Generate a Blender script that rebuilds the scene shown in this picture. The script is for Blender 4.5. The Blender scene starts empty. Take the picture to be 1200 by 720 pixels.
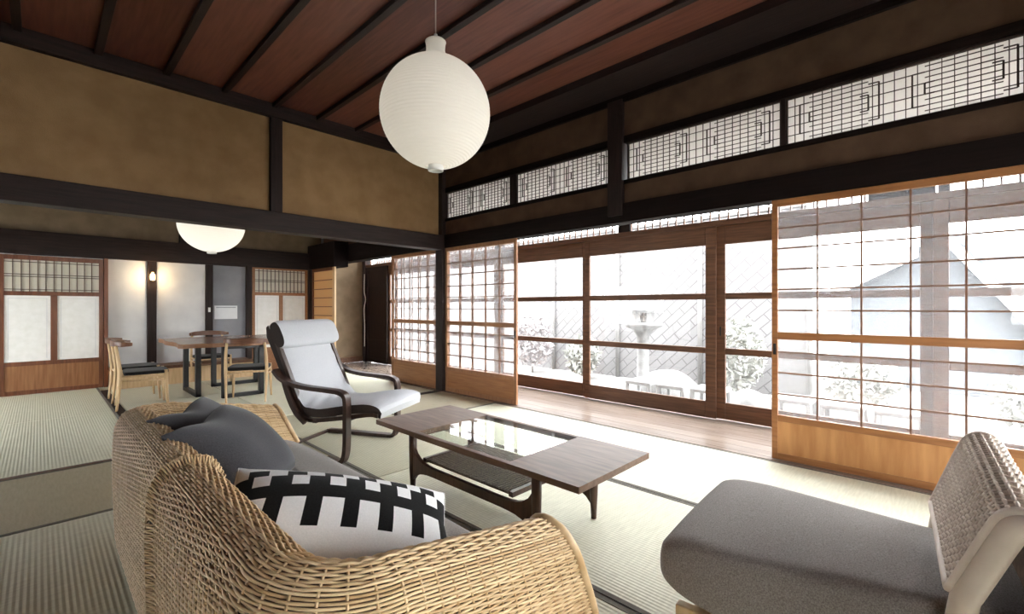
import bpy, math, random
import numpy as np
from mathutils import Vector, Matrix

random.seed(7)
rng = np.random.default_rng(11)
scene = bpy.context.scene
COL = scene.collection
PI = math.pi

# ------------------------------------------------------------------ materials
def new_mat(name):
    m = bpy.data.materials.new(name)
    m.use_nodes = True
    nt = m.node_tree
    nt.nodes.clear()
    out = nt.nodes.new('ShaderNodeOutputMaterial')
    return m, nt, out

def N(nt, kind, **kw):
    n = nt.nodes.new(kind)
    for k, v in kw.items():
        if k in n.inputs:
            n.inputs[k].default_value = v
        else:
            setattr(n, k, v)
    return n

def L(nt, a, ao, b, bi):
    nt.links.new(a.outputs[ao], b.inputs[bi])

def c4(c):
    return (c[0], c[1], c[2], 1.0)

def coords(nt, scale=(1, 1, 1), rot=(0, 0, 0), kind='Object'):
    tc = N(nt, 'ShaderNodeTexCoord')
    mp = N(nt, 'ShaderNodeMapping')
    mp.inputs['Scale'].default_value = scale
    mp.inputs['Rotation'].default_value = rot
    L(nt, tc, kind, mp, 'Vector')
    return mp

def mix_noise_mat(name, c1, c2, scale=8.0, rough=.6, stretch=(1, 1, 1), bump=.0, bscale=60., spec=.4, detail=5., lo=.35, hi=.65, coat=0.):
    """two-tone noise surface with optional bump"""
    m, nt, out = new_mat(name)
    b = N(nt, 'ShaderNodeBsdfPrincipled')
    b.inputs['Roughness'].default_value = rough
    b.inputs['Specular IOR Level'].default_value = spec
    b.inputs['Coat Weight'].default_value = coat
    mp = coords(nt, stretch)
    no = N(nt, 'ShaderNodeTexNoise', Scale=scale, Detail=detail)
    L(nt, mp, 'Vector', no, 'Vector')
    rp = N(nt, 'ShaderNodeValToRGB')
    rp.color_ramp.elements[0].position = lo
    rp.color_ramp.elements[1].position = hi
    rp.color_ramp.elements[0].color = c4(c1)
    rp.color_ramp.elements[1].color = c4(c2)
    L(nt, no, 'Fac', rp, 'Fac')
    L(nt, rp, 'Color', b, 'Base Color')
    if bump:
        n2 = N(nt, 'ShaderNodeTexNoise', Scale=bscale, Detail=4.)
        L(nt, mp, 'Vector', n2, 'Vector')
        bp = N(nt, 'ShaderNodeBump', Strength=bump, Distance=.01)
        L(nt, n2, 'Fac', bp, 'Height')
        L(nt, bp, 'Normal', b, 'Normal')
    L(nt, b, 'BSDF', out, 'Surface')
    return m

def wood_mat(name, c1, c2, axis='Y', scale=3., rough=.45, spec=.4, stretch=14., bump=.15, coat=0.):
    s = {'X': (1, stretch, stretch), 'Y': (stretch, 1, stretch), 'Z': (stretch, stretch, 1)}[axis]
    return mix_noise_mat(name, c1, c2, scale=scale, rough=rough, stretch=s, bump=bump, bscale=6., spec=spec, lo=.3, hi=.7, coat=coat)

def plank_mat(name, c1, c2, axis, width, rough, spec=.5, gap=(.01, .008, .006), off=0., stretch=14., scale=2.5):
    """boards running along axis, each width wide, slightly different tones and dark joints"""
    m, nt, out = new_mat(name)
    b = N(nt, 'ShaderNodeBsdfPrincipled')
    b.inputs['Roughness'].default_value = rough
    b.inputs['Specular IOR Level'].default_value = spec
    s = {'X': (1, stretch, stretch), 'Y': (stretch, 1, stretch)}[axis]
    mp = coords(nt, s)
    no = N(nt, 'ShaderNodeTexNoise', Scale=scale, Detail=6.)
    L(nt, mp, 'Vector', no, 'Vector')
    tc = N(nt, 'ShaderNodeTexCoord')
    sx = N(nt, 'ShaderNodeSeparateXYZ')
    L(nt, tc, 'Object', sx, 'Vector')
    across = 'X' if axis == 'Y' else 'Y'
    ad = N(nt, 'ShaderNodeMath', operation='ADD'); ad.inputs[1].default_value = off
    L(nt, sx, across, ad, 0)
    dv = N(nt, 'ShaderNodeMath', operation='DIVIDE'); dv.inputs[1].default_value = width
    L(nt, ad, 0, dv, 0)
    fl = N(nt, 'ShaderNodeMath', operation='FLOOR'); L(nt, dv, 0, fl, 0)
    wn = N(nt, 'ShaderNodeTexWhiteNoise', noise_dimensions='1D'); L(nt, fl, 0, wn, 'W')
    mx = N(nt, 'ShaderNodeMath', operation='MULTIPLY_ADD'); mx.inputs[1].default_value = .45
    L(nt, wn, 'Value', mx, 0); L(nt, no, 'Fac', mx, 2)
    rp = N(nt, 'ShaderNodeValToRGB')
    rp.color_ramp.elements[0].position = .4; rp.color_ramp.elements[1].position = 1.0
    rp.color_ramp.elements[0].color = c4(c1); rp.color_ramp.elements[1].color = c4(c2)
    L(nt, mx, 0, rp, 'Fac')
    fr = N(nt, 'ShaderNodeMath', operation='FRACT'); L(nt, dv, 0, fr, 0)
    lt = N(nt, 'ShaderNodeMath', operation='LESS_THAN'); lt.inputs[1].default_value = .02
    L(nt, fr, 0, lt, 0)
    mc = N(nt, 'ShaderNodeMix', data_type='RGBA'); mc.inputs[7].default_value = c4(gap)
    nt.links.new(lt.outputs[0], mc.inputs[0]); nt.links.new(rp.outputs['Color'], mc.inputs[6])
    nt.links.new(mc.outputs[2], b.inputs['Base Color'])
    L(nt, b, 'BSDF', out, 'Surface')
    return m

def tatami_mat(name, c1, c2, axis):
    m, nt, out = new_mat(name)
    b = N(nt, 'ShaderNodeBsdfPrincipled', Roughness=.55)
    b.inputs['Specular IOR Level'].default_value = .35
    tc = N(nt, 'ShaderNodeTexCoord')
    sx = N(nt, 'ShaderNodeSeparateXYZ'); L(nt, tc, 'Object', sx, 'Vector')
    across = 'X' if axis == 'Y' else 'Y'
    mu = N(nt, 'ShaderNodeMath', operation='MULTIPLY'); mu.inputs[1].default_value = 2 * PI / .021
    L(nt, sx, across, mu, 0)
    sn = N(nt, 'ShaderNodeMath', operation='SINE'); L(nt, mu, 0, sn, 0)
    st = (1, 8, 1) if axis == 'Y' else (8, 1, 1)
    mp = coords(nt, st)
    no = N(nt, 'ShaderNodeTexNoise', Scale=9., Detail=6.); L(nt, mp, 'Vector', no, 'Vector')
    mx = N(nt, 'ShaderNodeMath', operation='MULTIPLY_ADD'); mx.inputs[1].default_value = .095
    L(nt, sn, 0, mx, 0); L(nt, no, 'Fac', mx, 2)
    rp = N(nt, 'ShaderNodeValToRGB')
    rp.color_ramp.elements[0].position = .25; rp.color_ramp.elements[1].position = .75
    rp.color_ramp.elements[0].color = c4(c1); rp.color_ramp.elements[1].color = c4(c2)
    L(nt, mx, 0, rp, 'Fac'); L(nt, rp, 'Color', b, 'Base Color')
    bp = N(nt, 'ShaderNodeBump', Strength=.25, Distance=.004)
    L(nt, sn, 0, bp, 'Height'); L(nt, bp, 'Normal', b, 'Normal')
    L(nt, b, 'BSDF', out, 'Surface')
    return m

def glass_mat(name, tint=(1, 1, 1), f0=.04, rough=0., haze=0., gain=.5):
    """thin pane: clear transmission plus an angle-dependent mirror reflection, optionally with a glare haze mixed into the pane"""
    m, nt, out = new_mat(name)
    tr = N(nt, 'ShaderNodeBsdfTransparent', Color=c4(tint))
    gl = N(nt, 'ShaderNodeBsdfGlossy', Color=(1, 1, 1, 1), Roughness=rough)
    lw = N(nt, 'ShaderNodeLayerWeight', Blend=.5)
    pw = N(nt, 'ShaderNodeMath', operation='POWER'); pw.inputs[1].default_value = 4.5
    L(nt, lw, 'Facing', pw, 0)
    ad = N(nt, 'ShaderNodeMath', operation='MULTIPLY_ADD', use_clamp=True); ad.inputs[1].default_value = gain; ad.inputs[2].default_value = f0
    L(nt, pw, 0, ad, 0)
    mx = N(nt, 'ShaderNodeMixShader')
    L(nt, ad, 0, mx, 0)
    nt.links.new(gl.outputs[0], mx.inputs[2])
    if haze:
        tl = N(nt, 'ShaderNodeBsdfTranslucent', Color=(.9, .9, .9, 1))
        m2 = N(nt, 'ShaderNodeMixShader'); m2.inputs[0].default_value = haze
        nt.links.new(tr.outputs[0], m2.inputs[1]); nt.links.new(tl.outputs[0], m2.inputs[2])
        nt.links.new(m2.outputs[0], mx.inputs[1])
    else:
        nt.links.new(tr.outputs[0], mx.inputs[1])
    L(nt, mx, 'Shader', out, 'Surface')
    return m

def paper_mat(name, col, transl=.5, fine=0.):
    m, nt, out = new_mat(name)
    d = N(nt, 'ShaderNodeBsdfDiffuse', Color=c4(col))
    t = N(nt, 'ShaderNodeBsdfTranslucent', Color=c4(col))
    mx = N(nt, 'ShaderNodeMixShader'); mx.inputs[0].default_value = transl
    nt.links.new(d.outputs[0], mx.inputs[1]); nt.links.new(t.outputs[0], mx.inputs[2])
    if fine:
        mp = coords(nt)
        no = N(nt, 'ShaderNodeTexNoise', Scale=fine, Detail=4.); L(nt, mp, 'Vector', no, 'Vector')
        bp = N(nt, 'ShaderNodeBump', Strength=.3, Distance=.003)
        L(nt, no, 'Fac', bp, 'Height'); L(nt, bp, 'Normal', d, 'Normal')
    L(nt, mx, 'Shader', out, 'Surface')
    return m

def fabric_mat(name, c1, c2, scale=260., rough=.95, sheen=.2, bump=.25):
    m, nt, out = new_mat(name)
    b = N(nt, 'ShaderNodeBsdfPrincipled', Roughness=rough)
    b.inputs['Specular IOR Level'].default_value = .15
    b.inputs['Sheen Weight'].default_value = sheen
    mp = coords(nt)
    no = N(nt, 'ShaderNodeTexNoise', Scale=scale, Detail=3.); L(nt, mp, 'Vector', no, 'Vector')
    rp = N(nt, 'ShaderNodeValToRGB')
    rp.color_ramp.elements[0].position = .3; rp.color_ramp.elements[1].position = .7
    rp.color_ramp.elements[0].color = c4(c1); rp.color_ramp.elements[1].color = c4(c2)
    L(nt, no, 'Fac', rp, 'Fac'); L(nt, rp, 'Color', b, 'Base Color')
    bp = N(nt, 'ShaderNodeBump', Strength=bump, Distance=.002)
    L(nt, no, 'Fac', bp, 'Height'); L(nt, bp, 'Normal', b, 'Normal')
    L(nt, b, 'BSDF', out, 'Surface')
    return m

def rattan_mat(name, c1, c2):
    m, nt, out = new_mat(name)
    b = N(nt, 'ShaderNodeBsdfPrincipled', Roughness=.5)
    b.inputs['Specular IOR Level'].default_value = .35
    ge = N(nt, 'ShaderNodeNewGeometry')
    mp = coords(nt)
    no = N(nt, 'ShaderNodeTexNoise', Scale=14., Detail=3.); L(nt, mp, 'Vector', no, 'Vector')
    ad = N(nt, 'ShaderNodeMath', operation='MULTIPLY_ADD'); ad.inputs[1].default_value = .5
    L(nt, ge, 'Random Per Island', ad, 0)
    ml = N(nt, 'ShaderNodeMath', operation='MULTIPLY'); ml.inputs[1].default_value = .5
    L(nt, no, 'Fac', ml, 0); L(nt, ml, 0, ad, 2)
    rp = N(nt, 'ShaderNodeValToRGB')
    rp.color_ramp.elements[0].position = .1; rp.color_ramp.elements[1].position = .85
    rp.color_ramp.elements[0].color = c4(c1); rp.color_ramp.elements[1].color = c4(c2)
    L(nt, ad, 0, rp, 'Fac'); L(nt, rp, 'Color', b, 'Base Color')
    L(nt, b, 'BSDF', out, 'Surface')
    return m

def emit_mat(name, col, strength):
    m, nt, out = new_mat(name)
    e = N(nt, 'ShaderNodeEmission', Color=c4(col), Strength=strength)
    L(nt, e, 'Emission', out, 'Surface')
    return m

def brick_weave_mat(name, c1, c2, cm):
    """diagonal over-under woven bamboo strips"""
    m, nt, out = new_mat(name)
    b = N(nt, 'ShaderNodeBsdfPrincipled', Roughness=.7)
    tc = N(nt, 'ShaderNodeTexCoord')
    sx = N(nt, 'ShaderNodeSeparateXYZ'); L(nt, tc, 'Object', sx, 'Vector')
    cb = N(nt, 'ShaderNodeCombineXYZ'); L(nt, sx, 'Y', cb, 'X'); L(nt, sx, 'Z', cb, 'Y')
    mp = N(nt, 'ShaderNodeMapping'); mp.inputs['Rotation'].default_value = (0, 0, math.radians(42))
    L(nt, cb, 'Vector', mp, 'Vector')
    br = N(nt, 'ShaderNodeTexBrick', Color1=c4(c1), Color2=c4(c2), Mortar=c4(cm), Scale=1.)
    br.inputs['Brick Width'].default_value = .46
    br.inputs['Row Height'].default_value = .17
    br.inputs['Mortar Size'].default_value = .011
    L(nt, mp, 'Vector', br, 'Vector')
    L(nt, br, 'Color', b, 'Base Color')
    L(nt, b, 'BSDF', out, 'Surface')
    return m

M = {}
M['dark'] = wood_mat('dark_timber', (.013, .007, .006), (.030, .017, .014), 'X', rough=.6, spec=.25)
M['darkz'] = wood_mat('dark_timber_upright', (.012, .006, .005), (.026, .014, .012), 'Z', rough=.6, spec=.25)
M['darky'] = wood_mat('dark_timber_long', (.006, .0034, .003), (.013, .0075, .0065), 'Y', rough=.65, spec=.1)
M['ceil'] = plank_mat('ceiling_boards', (.075, .023, .016), (.17, .062, .043), 'Y', .49, .38, spec=.35, off=.125)
M['batten'] = wood_mat('ceiling_batten', (.008, .004, .004), (.02, .01, .009), 'Y', rough=.55)
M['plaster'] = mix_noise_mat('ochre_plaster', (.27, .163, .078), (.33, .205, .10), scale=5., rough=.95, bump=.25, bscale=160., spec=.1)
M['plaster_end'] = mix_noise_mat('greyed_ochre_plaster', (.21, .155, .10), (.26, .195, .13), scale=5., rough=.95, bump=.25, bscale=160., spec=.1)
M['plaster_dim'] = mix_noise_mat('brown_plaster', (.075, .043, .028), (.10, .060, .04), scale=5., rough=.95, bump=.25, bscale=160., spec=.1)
M['plaster_grey'] = mix_noise_mat('grey_plaster', (.62, .62, .63), (.72, .72, .72), scale=2.5, rough=.9, bump=.1, bscale=90., spec=.15)
M['plaster_darkgrey'] = mix_noise_mat('dark_grey_plaster', (.25, .25, .27), (.31, .31, .33), scale=2.5, rough=.9, bump=.1, bscale=90., spec=.15)
M['tatY'] = tatami_mat('tatami_pale', (.62, .605, .46), (.77, .755, .595), 'Y')
M['tatX'] = tatami_mat('tatami_tan_sheen', (.42, .37, .24), (.52, .46, .31), 'X')  # tan tone puts the sheen of crosswise mats into the base colour
M['tatYs'] = tatami_mat('tatami_straw', (.48, .46, .33), (.60, .57, .42), 'Y')
M['heri'] = mix_noise_mat('border_cloth', (.145, .132, .108), (.19, .172, .142), scale=40., rough=.9)
M['veranda'] = plank_mat('veranda_boards', (.20, .15, .12), (.34, .27, .225), 'Y', .175, .2, spec=.6)
M['orange'] = wood_mat('orange_cedar', (.40, .17, .055), (.58, .29, .115), 'Z', scale=2.0, rough=.42, stretch=8., bump=.05)
M['orangey'] = wood_mat('orange_cedar_long', (.25, .098, .033), (.38, .165, .06), 'Y', rough=.42, bump=.05)
M['brownceder'] = wood_mat('brown_cedar', (.24, .10, .04), (.36, .17, .075), 'Z', rough=.42)
M['redwood'] = wood_mat('red_stained_wood', (.115, .036, .016), (.20, .072, .03), 'Z', rough=.4)
M['doorwood'] = wood_mat('weathered_brown_wood', (.085, .036, .018), (.17, .08, .04), 'Y', rough=.5, bump=.2)
M['lattice'] = wood_mat('lattice_wood', (.15, .07, .04), (.24, .12, .07), 'Z', rough=.5, bump=0)
M['latticedark'] = wood_mat('lattice_dark', (.03, .017, .013), (.06, .035, .027), 'Z', rough=.5, bump=0)
M['latticemid'] = wood_mat('lattice_mid', (.09, .055, .035), (.14, .09, .06), 'Z', rough=.5, bump=0)
M['glass'] = glass_mat('window_glass', (.985, .99, .99), f0=.015)
M['hazeglass'] = glass_mat('hazed_glass', (.985, .98, .98), f0=.015, haze=.045)  # translucent share imitates lens haze over the view through the screens
M['tableglass'] = glass_mat('table_glass', (.93, .965, .95), f0=.035, gain=.28)
M['paper'] = paper_mat('transom_paper', (.83, .80, .765), .6)
M['fpaper'] = paper_mat('screen_paper', (.80, .75, .64), .1, 30.)
M['frost'] = mix_noise_mat('frosted_pane', (.84, .83, .79), (.90, .89, .86), scale=12., rough=.5, spec=.3)
M['shade'] = paper_mat('lantern_paper', (.87, .85, .80), .45)
M['walnut'] = wood_mat('walnut', (.135, .078, .050), (.235, .145, .10), 'Y', scale=4., rough=.45, spec=.35, stretch=9., bump=.03)
M['chairback'] = wood_mat('reddish_walnut', (.11, .045, .024), (.19, .085, .045), 'X', scale=4., rough=.35, spec=.5, bump=.02)
M['walnutd'] = wood_mat('walnut_dark', (.05, .022, .014), (.10, .048, .030), 'Z', scale=4., rough=.35, spec=.5, bump=.03)
M['tabletop'] = wood_mat('slab_top', (.14, .062, .032), (.26, .125, .065), 'X', scale=3., rough=.25, spec=.5, stretch=7., bump=.02)
M['liveedge'] = wood_mat('slab_edge', (.22, .10, .05), (.36, .19, .10), 'X', rough=.5)
M['black'] = mix_noise_mat('black_steel', (.012, .012, .013), (.02, .02, .02), rough=.45)
M['blackpad'] = fabric_mat('black_seat', (.010, .009, .009), (.022, .020, .02), sheen=.1)
M['paleash'] = wood_mat('pale_ash', (.55, .37, .19), (.70, .50, .29), 'Z', rough=.42, bump=.04)
M['brownframe'] = wood_mat('bent_veneer', (.030, .015, .011), (.062, .034, .025), 'Z', rough=.3, spec=.5, bump=.02)
M['white_fabric'] = fabric_mat('pale_grey_canvas', (.46, .47, .495), (.54, .55, .57), scale=180., sheen=.1)
M['dark_fabric_side'] = fabric_mat('brown_canvas', (.035, .026, .024), (.055, .042, .038), scale=180., sheen=.1)
M['grey_cushion'] = fabric_mat('taupe_felt', (.155, .132, .112), (.26, .225, .195), scale=170., sheen=.25)
M['charcoal'] = fabric_mat('charcoal_cotton', (.045, .045, .05), (.068, .068, .075), scale=220., sheen=.25)
M['chair_cushion'] = fabric_mat('dark_felt', (.17, .145, .13), (.35, .312, .29), scale=240., sheen=.2)
M['white_print'] = fabric_mat('white_cotton', (.76, .755, .75), (.83, .825, .82), scale=200., sheen=.05)
M['black_print'] = fabric_mat('black_cotton', (.006, .006, .006), (.012, .012, .012), scale=200., sheen=.05)
M['rattan'] = rattan_mat('rattan', (.42, .255, .112), (.79, .60, .36))
M['palerattan'] = rattan_mat('pale_rattan', (.52, .42, .34), (.74, .64, .54))
M['gap_shade'] = mix_noise_mat('gap_shade_brown', (.10, .06, .04), (.16, .10, .06), scale=40., rough=.8)  # dark brown painting the shade seen through the weave gaps
M['rattanpole'] = mix_noise_mat('rattan_pole', (.50, .33, .16), (.68, .49, .28), scale=18., rough=.4)
M['cane'] = mix_noise_mat('cane_shelf', (.09, .062, .045), (.22, .165, .12), scale=120., rough=.6, stretch=(1, 1, 1))
M['white'] = mix_noise_mat('white_paint', (.78, .78, .76), (.82, .82, .80), rough=.5)
M['notice'] = mix_noise_mat('notice_paper', (.82, .82, .83), (.86, .86, .87), rough=.8)
M['ink'] = mix_noise_mat('faded_ink', (.35, .35, .38), (.45, .45, .48), rough=.8)
M['bulb'] = emit_mat('warm_bulb', (1., .66, .30), 9.)
M['stone'] = mix_noise_mat('grey_stone', (.17, .168, .165), (.24, .237, .233), scale=7., rough=.9, bump=.6, bscale=14.)
M['gravel'] = mix_noise_mat('pale_gravel', (.30, .295, .285), (.40, .395, .385), scale=24., rough=.95, bump=.5, bscale=60.)
M['weave_fence'] = brick_weave_mat('woven_bamboo', (.16, .155, .155), (.18, .175, .175), (.098, .092, .094))
M['leaf'] = mix_noise_mat('garden_leaf', (.32, .325, .30), (.42, .42, .39), scale=9., rough=.7)
M['pinkleaf'] = mix_noise_mat('blossom_leaf', (.36, .33, .33), (.44, .42, .42), scale=9., rough=.7)
M['bark'] = mix_noise_mat('bark', (.26, .24, .22), (.34, .31, .29), scale=20., rough=.9)
M['roof'] = mix_noise_mat('slate_roof', (.10, .112, .125), (.115, .128, .14), scale=6., rough=.7)
M['housewall'] = mix_noise_mat('pale_render', (.16, .155, .15), (.20, .195, .19), scale=3., rough=.9)
M['plastic'] = mix_noise_mat('white_plastic', (.30, .30, .30), (.34, .34, .34), rough=.4)
M['cord'] = mix_noise_mat('cord_grey', (.42, .38, .34), (.5, .46, .42), rough=.5)
M['seam'] = mix_noise_mat('bluish_cloth', (.10, .12, .16), (.16, .18, .22), rough=.9)

# ------------------------------------------------------------------ mesh helpers
class MB:
    def __init__(s):
        s.v = []; s.f = []; s.mi = []; s.n = 0
    def add(s, V, F, mi=0):
        V = np.asarray(V, float).reshape(-1, 3)
        o = s.n
        s.v.append(V); s.n += len(V)
        for f in F:
            s.f.append(tuple(int(i) + o for i in f)); s.mi.append(mi)
        return s
    def box(s, a, b, mi=0, mat=None):
        x0, y0, z0 = (min(a[i], b[i]) for i in range(3)); x1, y1, z1 = (max(a[i], b[i]) for i in range(3))
        V = np.array([(x0, y0, z0), (x1, y0, z0), (x1, y1, z0), (x0, y1, z0), (x0, y0, z1), (x1, y0, z1), (x1, y1, z1), (x0, y1, z1)])
        if mat is not None:
            V = np.array([mat @ Vector(p) for p in V])
        return s.add(V, [(0, 3, 2, 1), (4, 5, 6, 7), (0, 1, 5, 4), (1, 2, 6, 5), (2, 3, 7, 6), (3, 0, 4, 7)], mi)
    def tube(s, pts, r, n=10, mi=0, cap=True, flat=None):
        """round (or flattened: flat = (side vector, half width, half thickness)) bar along pts"""
        P = np.asarray(pts, float); k = len(P)
        R = np.full(k, r) if np.isscalar(r) else np.asarray(r, float)
        T = np.gradient(P, axis=0); T /= np.linalg.norm(T, axis=1)[:, None] + 1e-12
        up = np.array([0, 0, 1.]) if abs(T[0][2]) < .9 else np.array([1., 0, 0])
        A = np.cross(T[0], up); A /= np.linalg.norm(A)
        V = []
        for i in range(k):
            A = A - T[i] * np.dot(A, T[i]); A /= np.linalg.norm(A) + 1e-12
            B = np.cross(T[i], A)
            for j in range(n):
                t = 2 * PI * j / n
                V.append(P[i] + R[i] * (math.cos(t) * A + math.sin(t) * B))
        F = [(i * n + j, i * n + (j + 1) % n, (i + 1) * n + (j + 1) % n, (i + 1) * n + j) for i in range(k - 1) for j in range(n)]
        if cap:
            F.append(tuple(range(n - 1, -1, -1))); F.append(tuple((k - 1) * n + j for j in range(n)))
        return s.add(V, F, mi)
    def strip(s, pts, side, hw, ht, mi=0):
        """rectangular bent bar: side = lateral unit vector, hw half width along it, ht half thickness"""
        P = np.asarray(pts, float); k = len(P); S = np.asarray(side, float)
        T = np.gradient(P, axis=0); T /= np.linalg.norm(T, axis=1)[:, None] + 1e-12
        HW = np.full(k, hw) if np.isscalar(hw) else np.asarray(hw); HT = np.full(k, ht) if np.isscalar(ht) else np.asarray(ht)
        V = []
        for i in range(k):
            Nn = np.cross(S, T[i]); Nn /= np.linalg.norm(Nn) + 1e-12
            for a, b in ((-1, -1), (1, -1), (1, 1), (-1, 1)):
                V.append(P[i] + S * a * HW[i] + Nn * b * HT[i])
        F = [(i * 4 + j, i * 4 + (j + 1) % 4, (i + 1) * 4 + (j + 1) % 4, (i + 1) * 4 + j) for i in range(k - 1) for j in range(4)]
        F += [(3, 2, 1, 0), tuple((k - 1) * 4 + j for j in range(4))]
        return s.add(V, F, mi)
    def lathe(s, prof, c=(0, 0, 0), n=32, mi=0, cap=True):
        V = []
        for r, z in prof:
            for j in range(n):
                t = 2 * PI * j / n
                V.append((c[0] + r * math.cos(t), c[1] + r * math.sin(t), c[2] + z))
        k = len(prof)
        F = [(i * n + j, i * n + (j + 1) % n, (i + 1) * n + (j + 1) % n, (i + 1) * n + j) for i in range(k - 1) for j in range(n)]
        if cap:
            F.append(tuple(range(n - 1, -1, -1))); F.append(tuple((k - 1) * n + j for j in range(n)))
        return s.add(V, F, mi)
    def prism(s, poly, z0, z1, mi=0, axis='Z', side_mi=None):
        """extrude a 2D outline; axis Z: (x,y), axis X: (y,z), axis Y: (x,z)"""
        n = len(poly)
        def p(q, h):
            return {'Z': (q[0], q[1], h), 'X': (h, q[0], q[1]), 'Y': (q[0], h, q[1])}[axis]
        V = [p(q, z0) for q in poly] + [p(q, z1) for q in poly]
        s.add(V, [tuple(range(n - 1, -1, -1)), tuple(range(n, 2 * n))], mi)
        s.add(V, [(i, (i + 1) % n, n + (i + 1) % n, n + i) for i in range(n)], mi if side_mi is None else side_mi)
        return s
    def grid(s, G, mi=0, closed_u=False):
        G = np.asarray(G, float); a, b = G.shape[:2]
        F = []
        for i in range(a if closed_u else a - 1):
            for j in range(b - 1):
                F.append((i * b + j, ((i + 1) % a) * b + j, ((i + 1) % a) * b + j + 1, i * b + j + 1))
        return s.add(G.reshape(-1, 3), F, mi)
    def build(s, name, mats, parent=None, smooth=False, bevel=0., weld=False, seg=2, angle=None):
        V = np.concatenate(s.v)
        if parent is not None:
            V = V - np.array(world_origin(parent))
        me = bpy.data.meshes.new(name)
        me.from_pydata(V.tolist(), [], s.f)
        if not isinstance(mats, (list, tuple)):
            mats = [mats]
        for m in mats:
            me.materials.append(m)
        if len(mats) > 1:
            me.polygons.foreach_set('material_index', s.mi)
        if smooth:
            me.polygons.foreach_set('use_smooth', [True] * len(me.polygons))
        import bmesh
        if len(s.f) < 60000:
            bm = bmesh.new(); bm.from_mesh(me)
            if weld:
                bmesh.ops.remove_doubles(bm, verts=bm.verts, dist=1e-5)
            bmesh.ops.recalc_face_normals(bm, faces=bm.faces)
            bm.to_mesh(me); bm.free()
        if angle is not None:
            me.polygons.foreach_set('use_smooth', [True] * len(me.polygons))
            me.set_sharp_from_angle(angle=math.radians(angle))
        o = bpy.data.objects.new(name, me)
        COL.objects.link(o)
        if parent is not None:
            o.parent = parent
        if bevel:
            md = o.modifiers.new('bevel', 'BEVEL'); md.width = bevel; md.segments = seg; md.limit_method = 'ANGLE'
            md.harden_normals = False
        return o

ORIG = {}
def world_origin(o):
    return ORIG.get(o.name, (0, 0, 0))

def thing(name, label, cat, loc=(0, 0, 0), group=None):
    o = bpy.data.objects.new(name, None); COL.objects.link(o)
    o.location = loc; o.empty_display_size = .1
    ORIG[o.name] = tuple(loc)
    o['label'] = label; o['category'] = cat
    if group:
        o['group'] = group
    return o

def tag(o, label, cat, group=None):
    o['label'] = label; o['category'] = cat
    if group:
        o['group'] = group
    return o

def sub(parent_obj):
    """sub-parts share the origin of their part"""
    ORIG[parent_obj.name] = world_origin(parent_obj.parent) if parent_obj.parent else tuple(parent_obj.location)
    return parent_obj

def struct(o):
    o['kind'] = 'structure'
    return o

def sbox(name, a, b, mat, bevel=.004):
    return struct(MB().box(a, b).build(name, mat, bevel=bevel))

def smooth_path(pts, n=8):
    """Catmull-Rom through the points"""
    P = [np.array(p, float) for p in pts]
    P = [2 * P[0] - P[1]] + P + [2 * P[-1] - P[-2]]
    out = []
    for i in range(1, len(P) - 2):
        for k in range(n):
            t = k / n
            out.append(.5 * (2 * P[i] + (P[i + 1] - P[i - 1]) * t + (2 * P[i - 1] - 5 * P[i] + 4 * P[i + 1] - P[i + 2]) * t * t
                             + (3 * P[i] - P[i - 1] - 3 * P[i + 1] + P[i + 2]) * t ** 3))
    out.append(P[-2])
    return np.array(out)

def copy_tree(o, label=None):
    c = o.copy(); COL.objects.link(c)
    def rec(src, dst):
        for ch in list(src.children):
            d = ch.copy(); COL.objects.link(d); d.parent = dst
            rec(ch, d)
    rec(o, c)
    if label:
        c['label'] = label
    return c

# ------------------------------------------------------------------ room dimensions (metres)
XW, YB = 4.2, 5.45           # window wall, wall between the rooms
XV = 5.26                    # glazed veranda doors
YD = 9.53                    # far wall of the dining room
ZC = 3.52                    # ceiling
XL, YR = -3.2, -3.2          # walls behind the viewer

# ------------------------------------------------------------------ floor
fl = struct(MB().box((XL, YR, -.12), (4.12, YD + .2, -.012)).build('floor', M['tatYs']))
HB = .032
def mat_part(x0, x1, y0, y1, axis, mat, border=True):
    g = .005
    o = MB().box((x0 + g, y0 + g, -.012), (x1 - g, y1 - g, 0)).build('tatami_mat', mat, fl)
    o.parent = fl
    if border:
        sub(o)
        for k in (0, 1):
            if axis == 'Y':
                xa, xb = ((x0 + g, x0 + HB), (x1 - HB, x1 - g))[k]
                MB().box((xa, y0 + g, -.004), (xb, y1 - g, .0018)).build('cloth_border', M['heri'], o)
            else:
                ya, yb = ((y0 + g, y0 + HB), (y1 - HB, y1 - g))[k]
                MB().box((x0 + g, ya, -.004), (x1 - g, yb, .0018)).build('cloth_border', M['heri'], o)
XA, XB_, XC_ = 4.12, 2.86, 1.69
for y0, y1 in ((-3.0, -.58), (-.58, 1.82), (1.82, 4.22)):
    mat_part(XB_, XA, y0, y1, 'Y', M['tatY'])
mat_part(XB_, XA, 4.22, 5.40, 'X', M['tatX'])
for y0, y1 in ((-1.8, .6), (.6, 3.0)):
    mat_part(XC_, XB_, y0, y1, 'Y', M['tatY'])
mat_part(XC_, XB_, 3.0, 5.40, 'Y', M['tatYs'])
mat_part(.5, XC_, -1.1, 1.3, 'Y', M['tatY'])
mat_part(.5, XC_, 1.3, 3.70, 'Y', M['tatY'])
mat_part(-.7, .5, 1.3, 3.70, 'Y', M['tatY'])
mat_part(-1.9, -.7, 1.3, 3.70, 'Y', M['tatY'])
mat_part(-.7, .5, -1.1, 1.3, 'Y', M['tatY'])
mat_part(-.73, XC_, 3.70, 4.90, 'X', M['tatX'])
mat_part(-3.13, -.73, 3.70, 4.90, 'X', M['tatX'])
mat_part(.72, XC_, 4.90, 5.50, 'X', M['tatY'], False)
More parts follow.
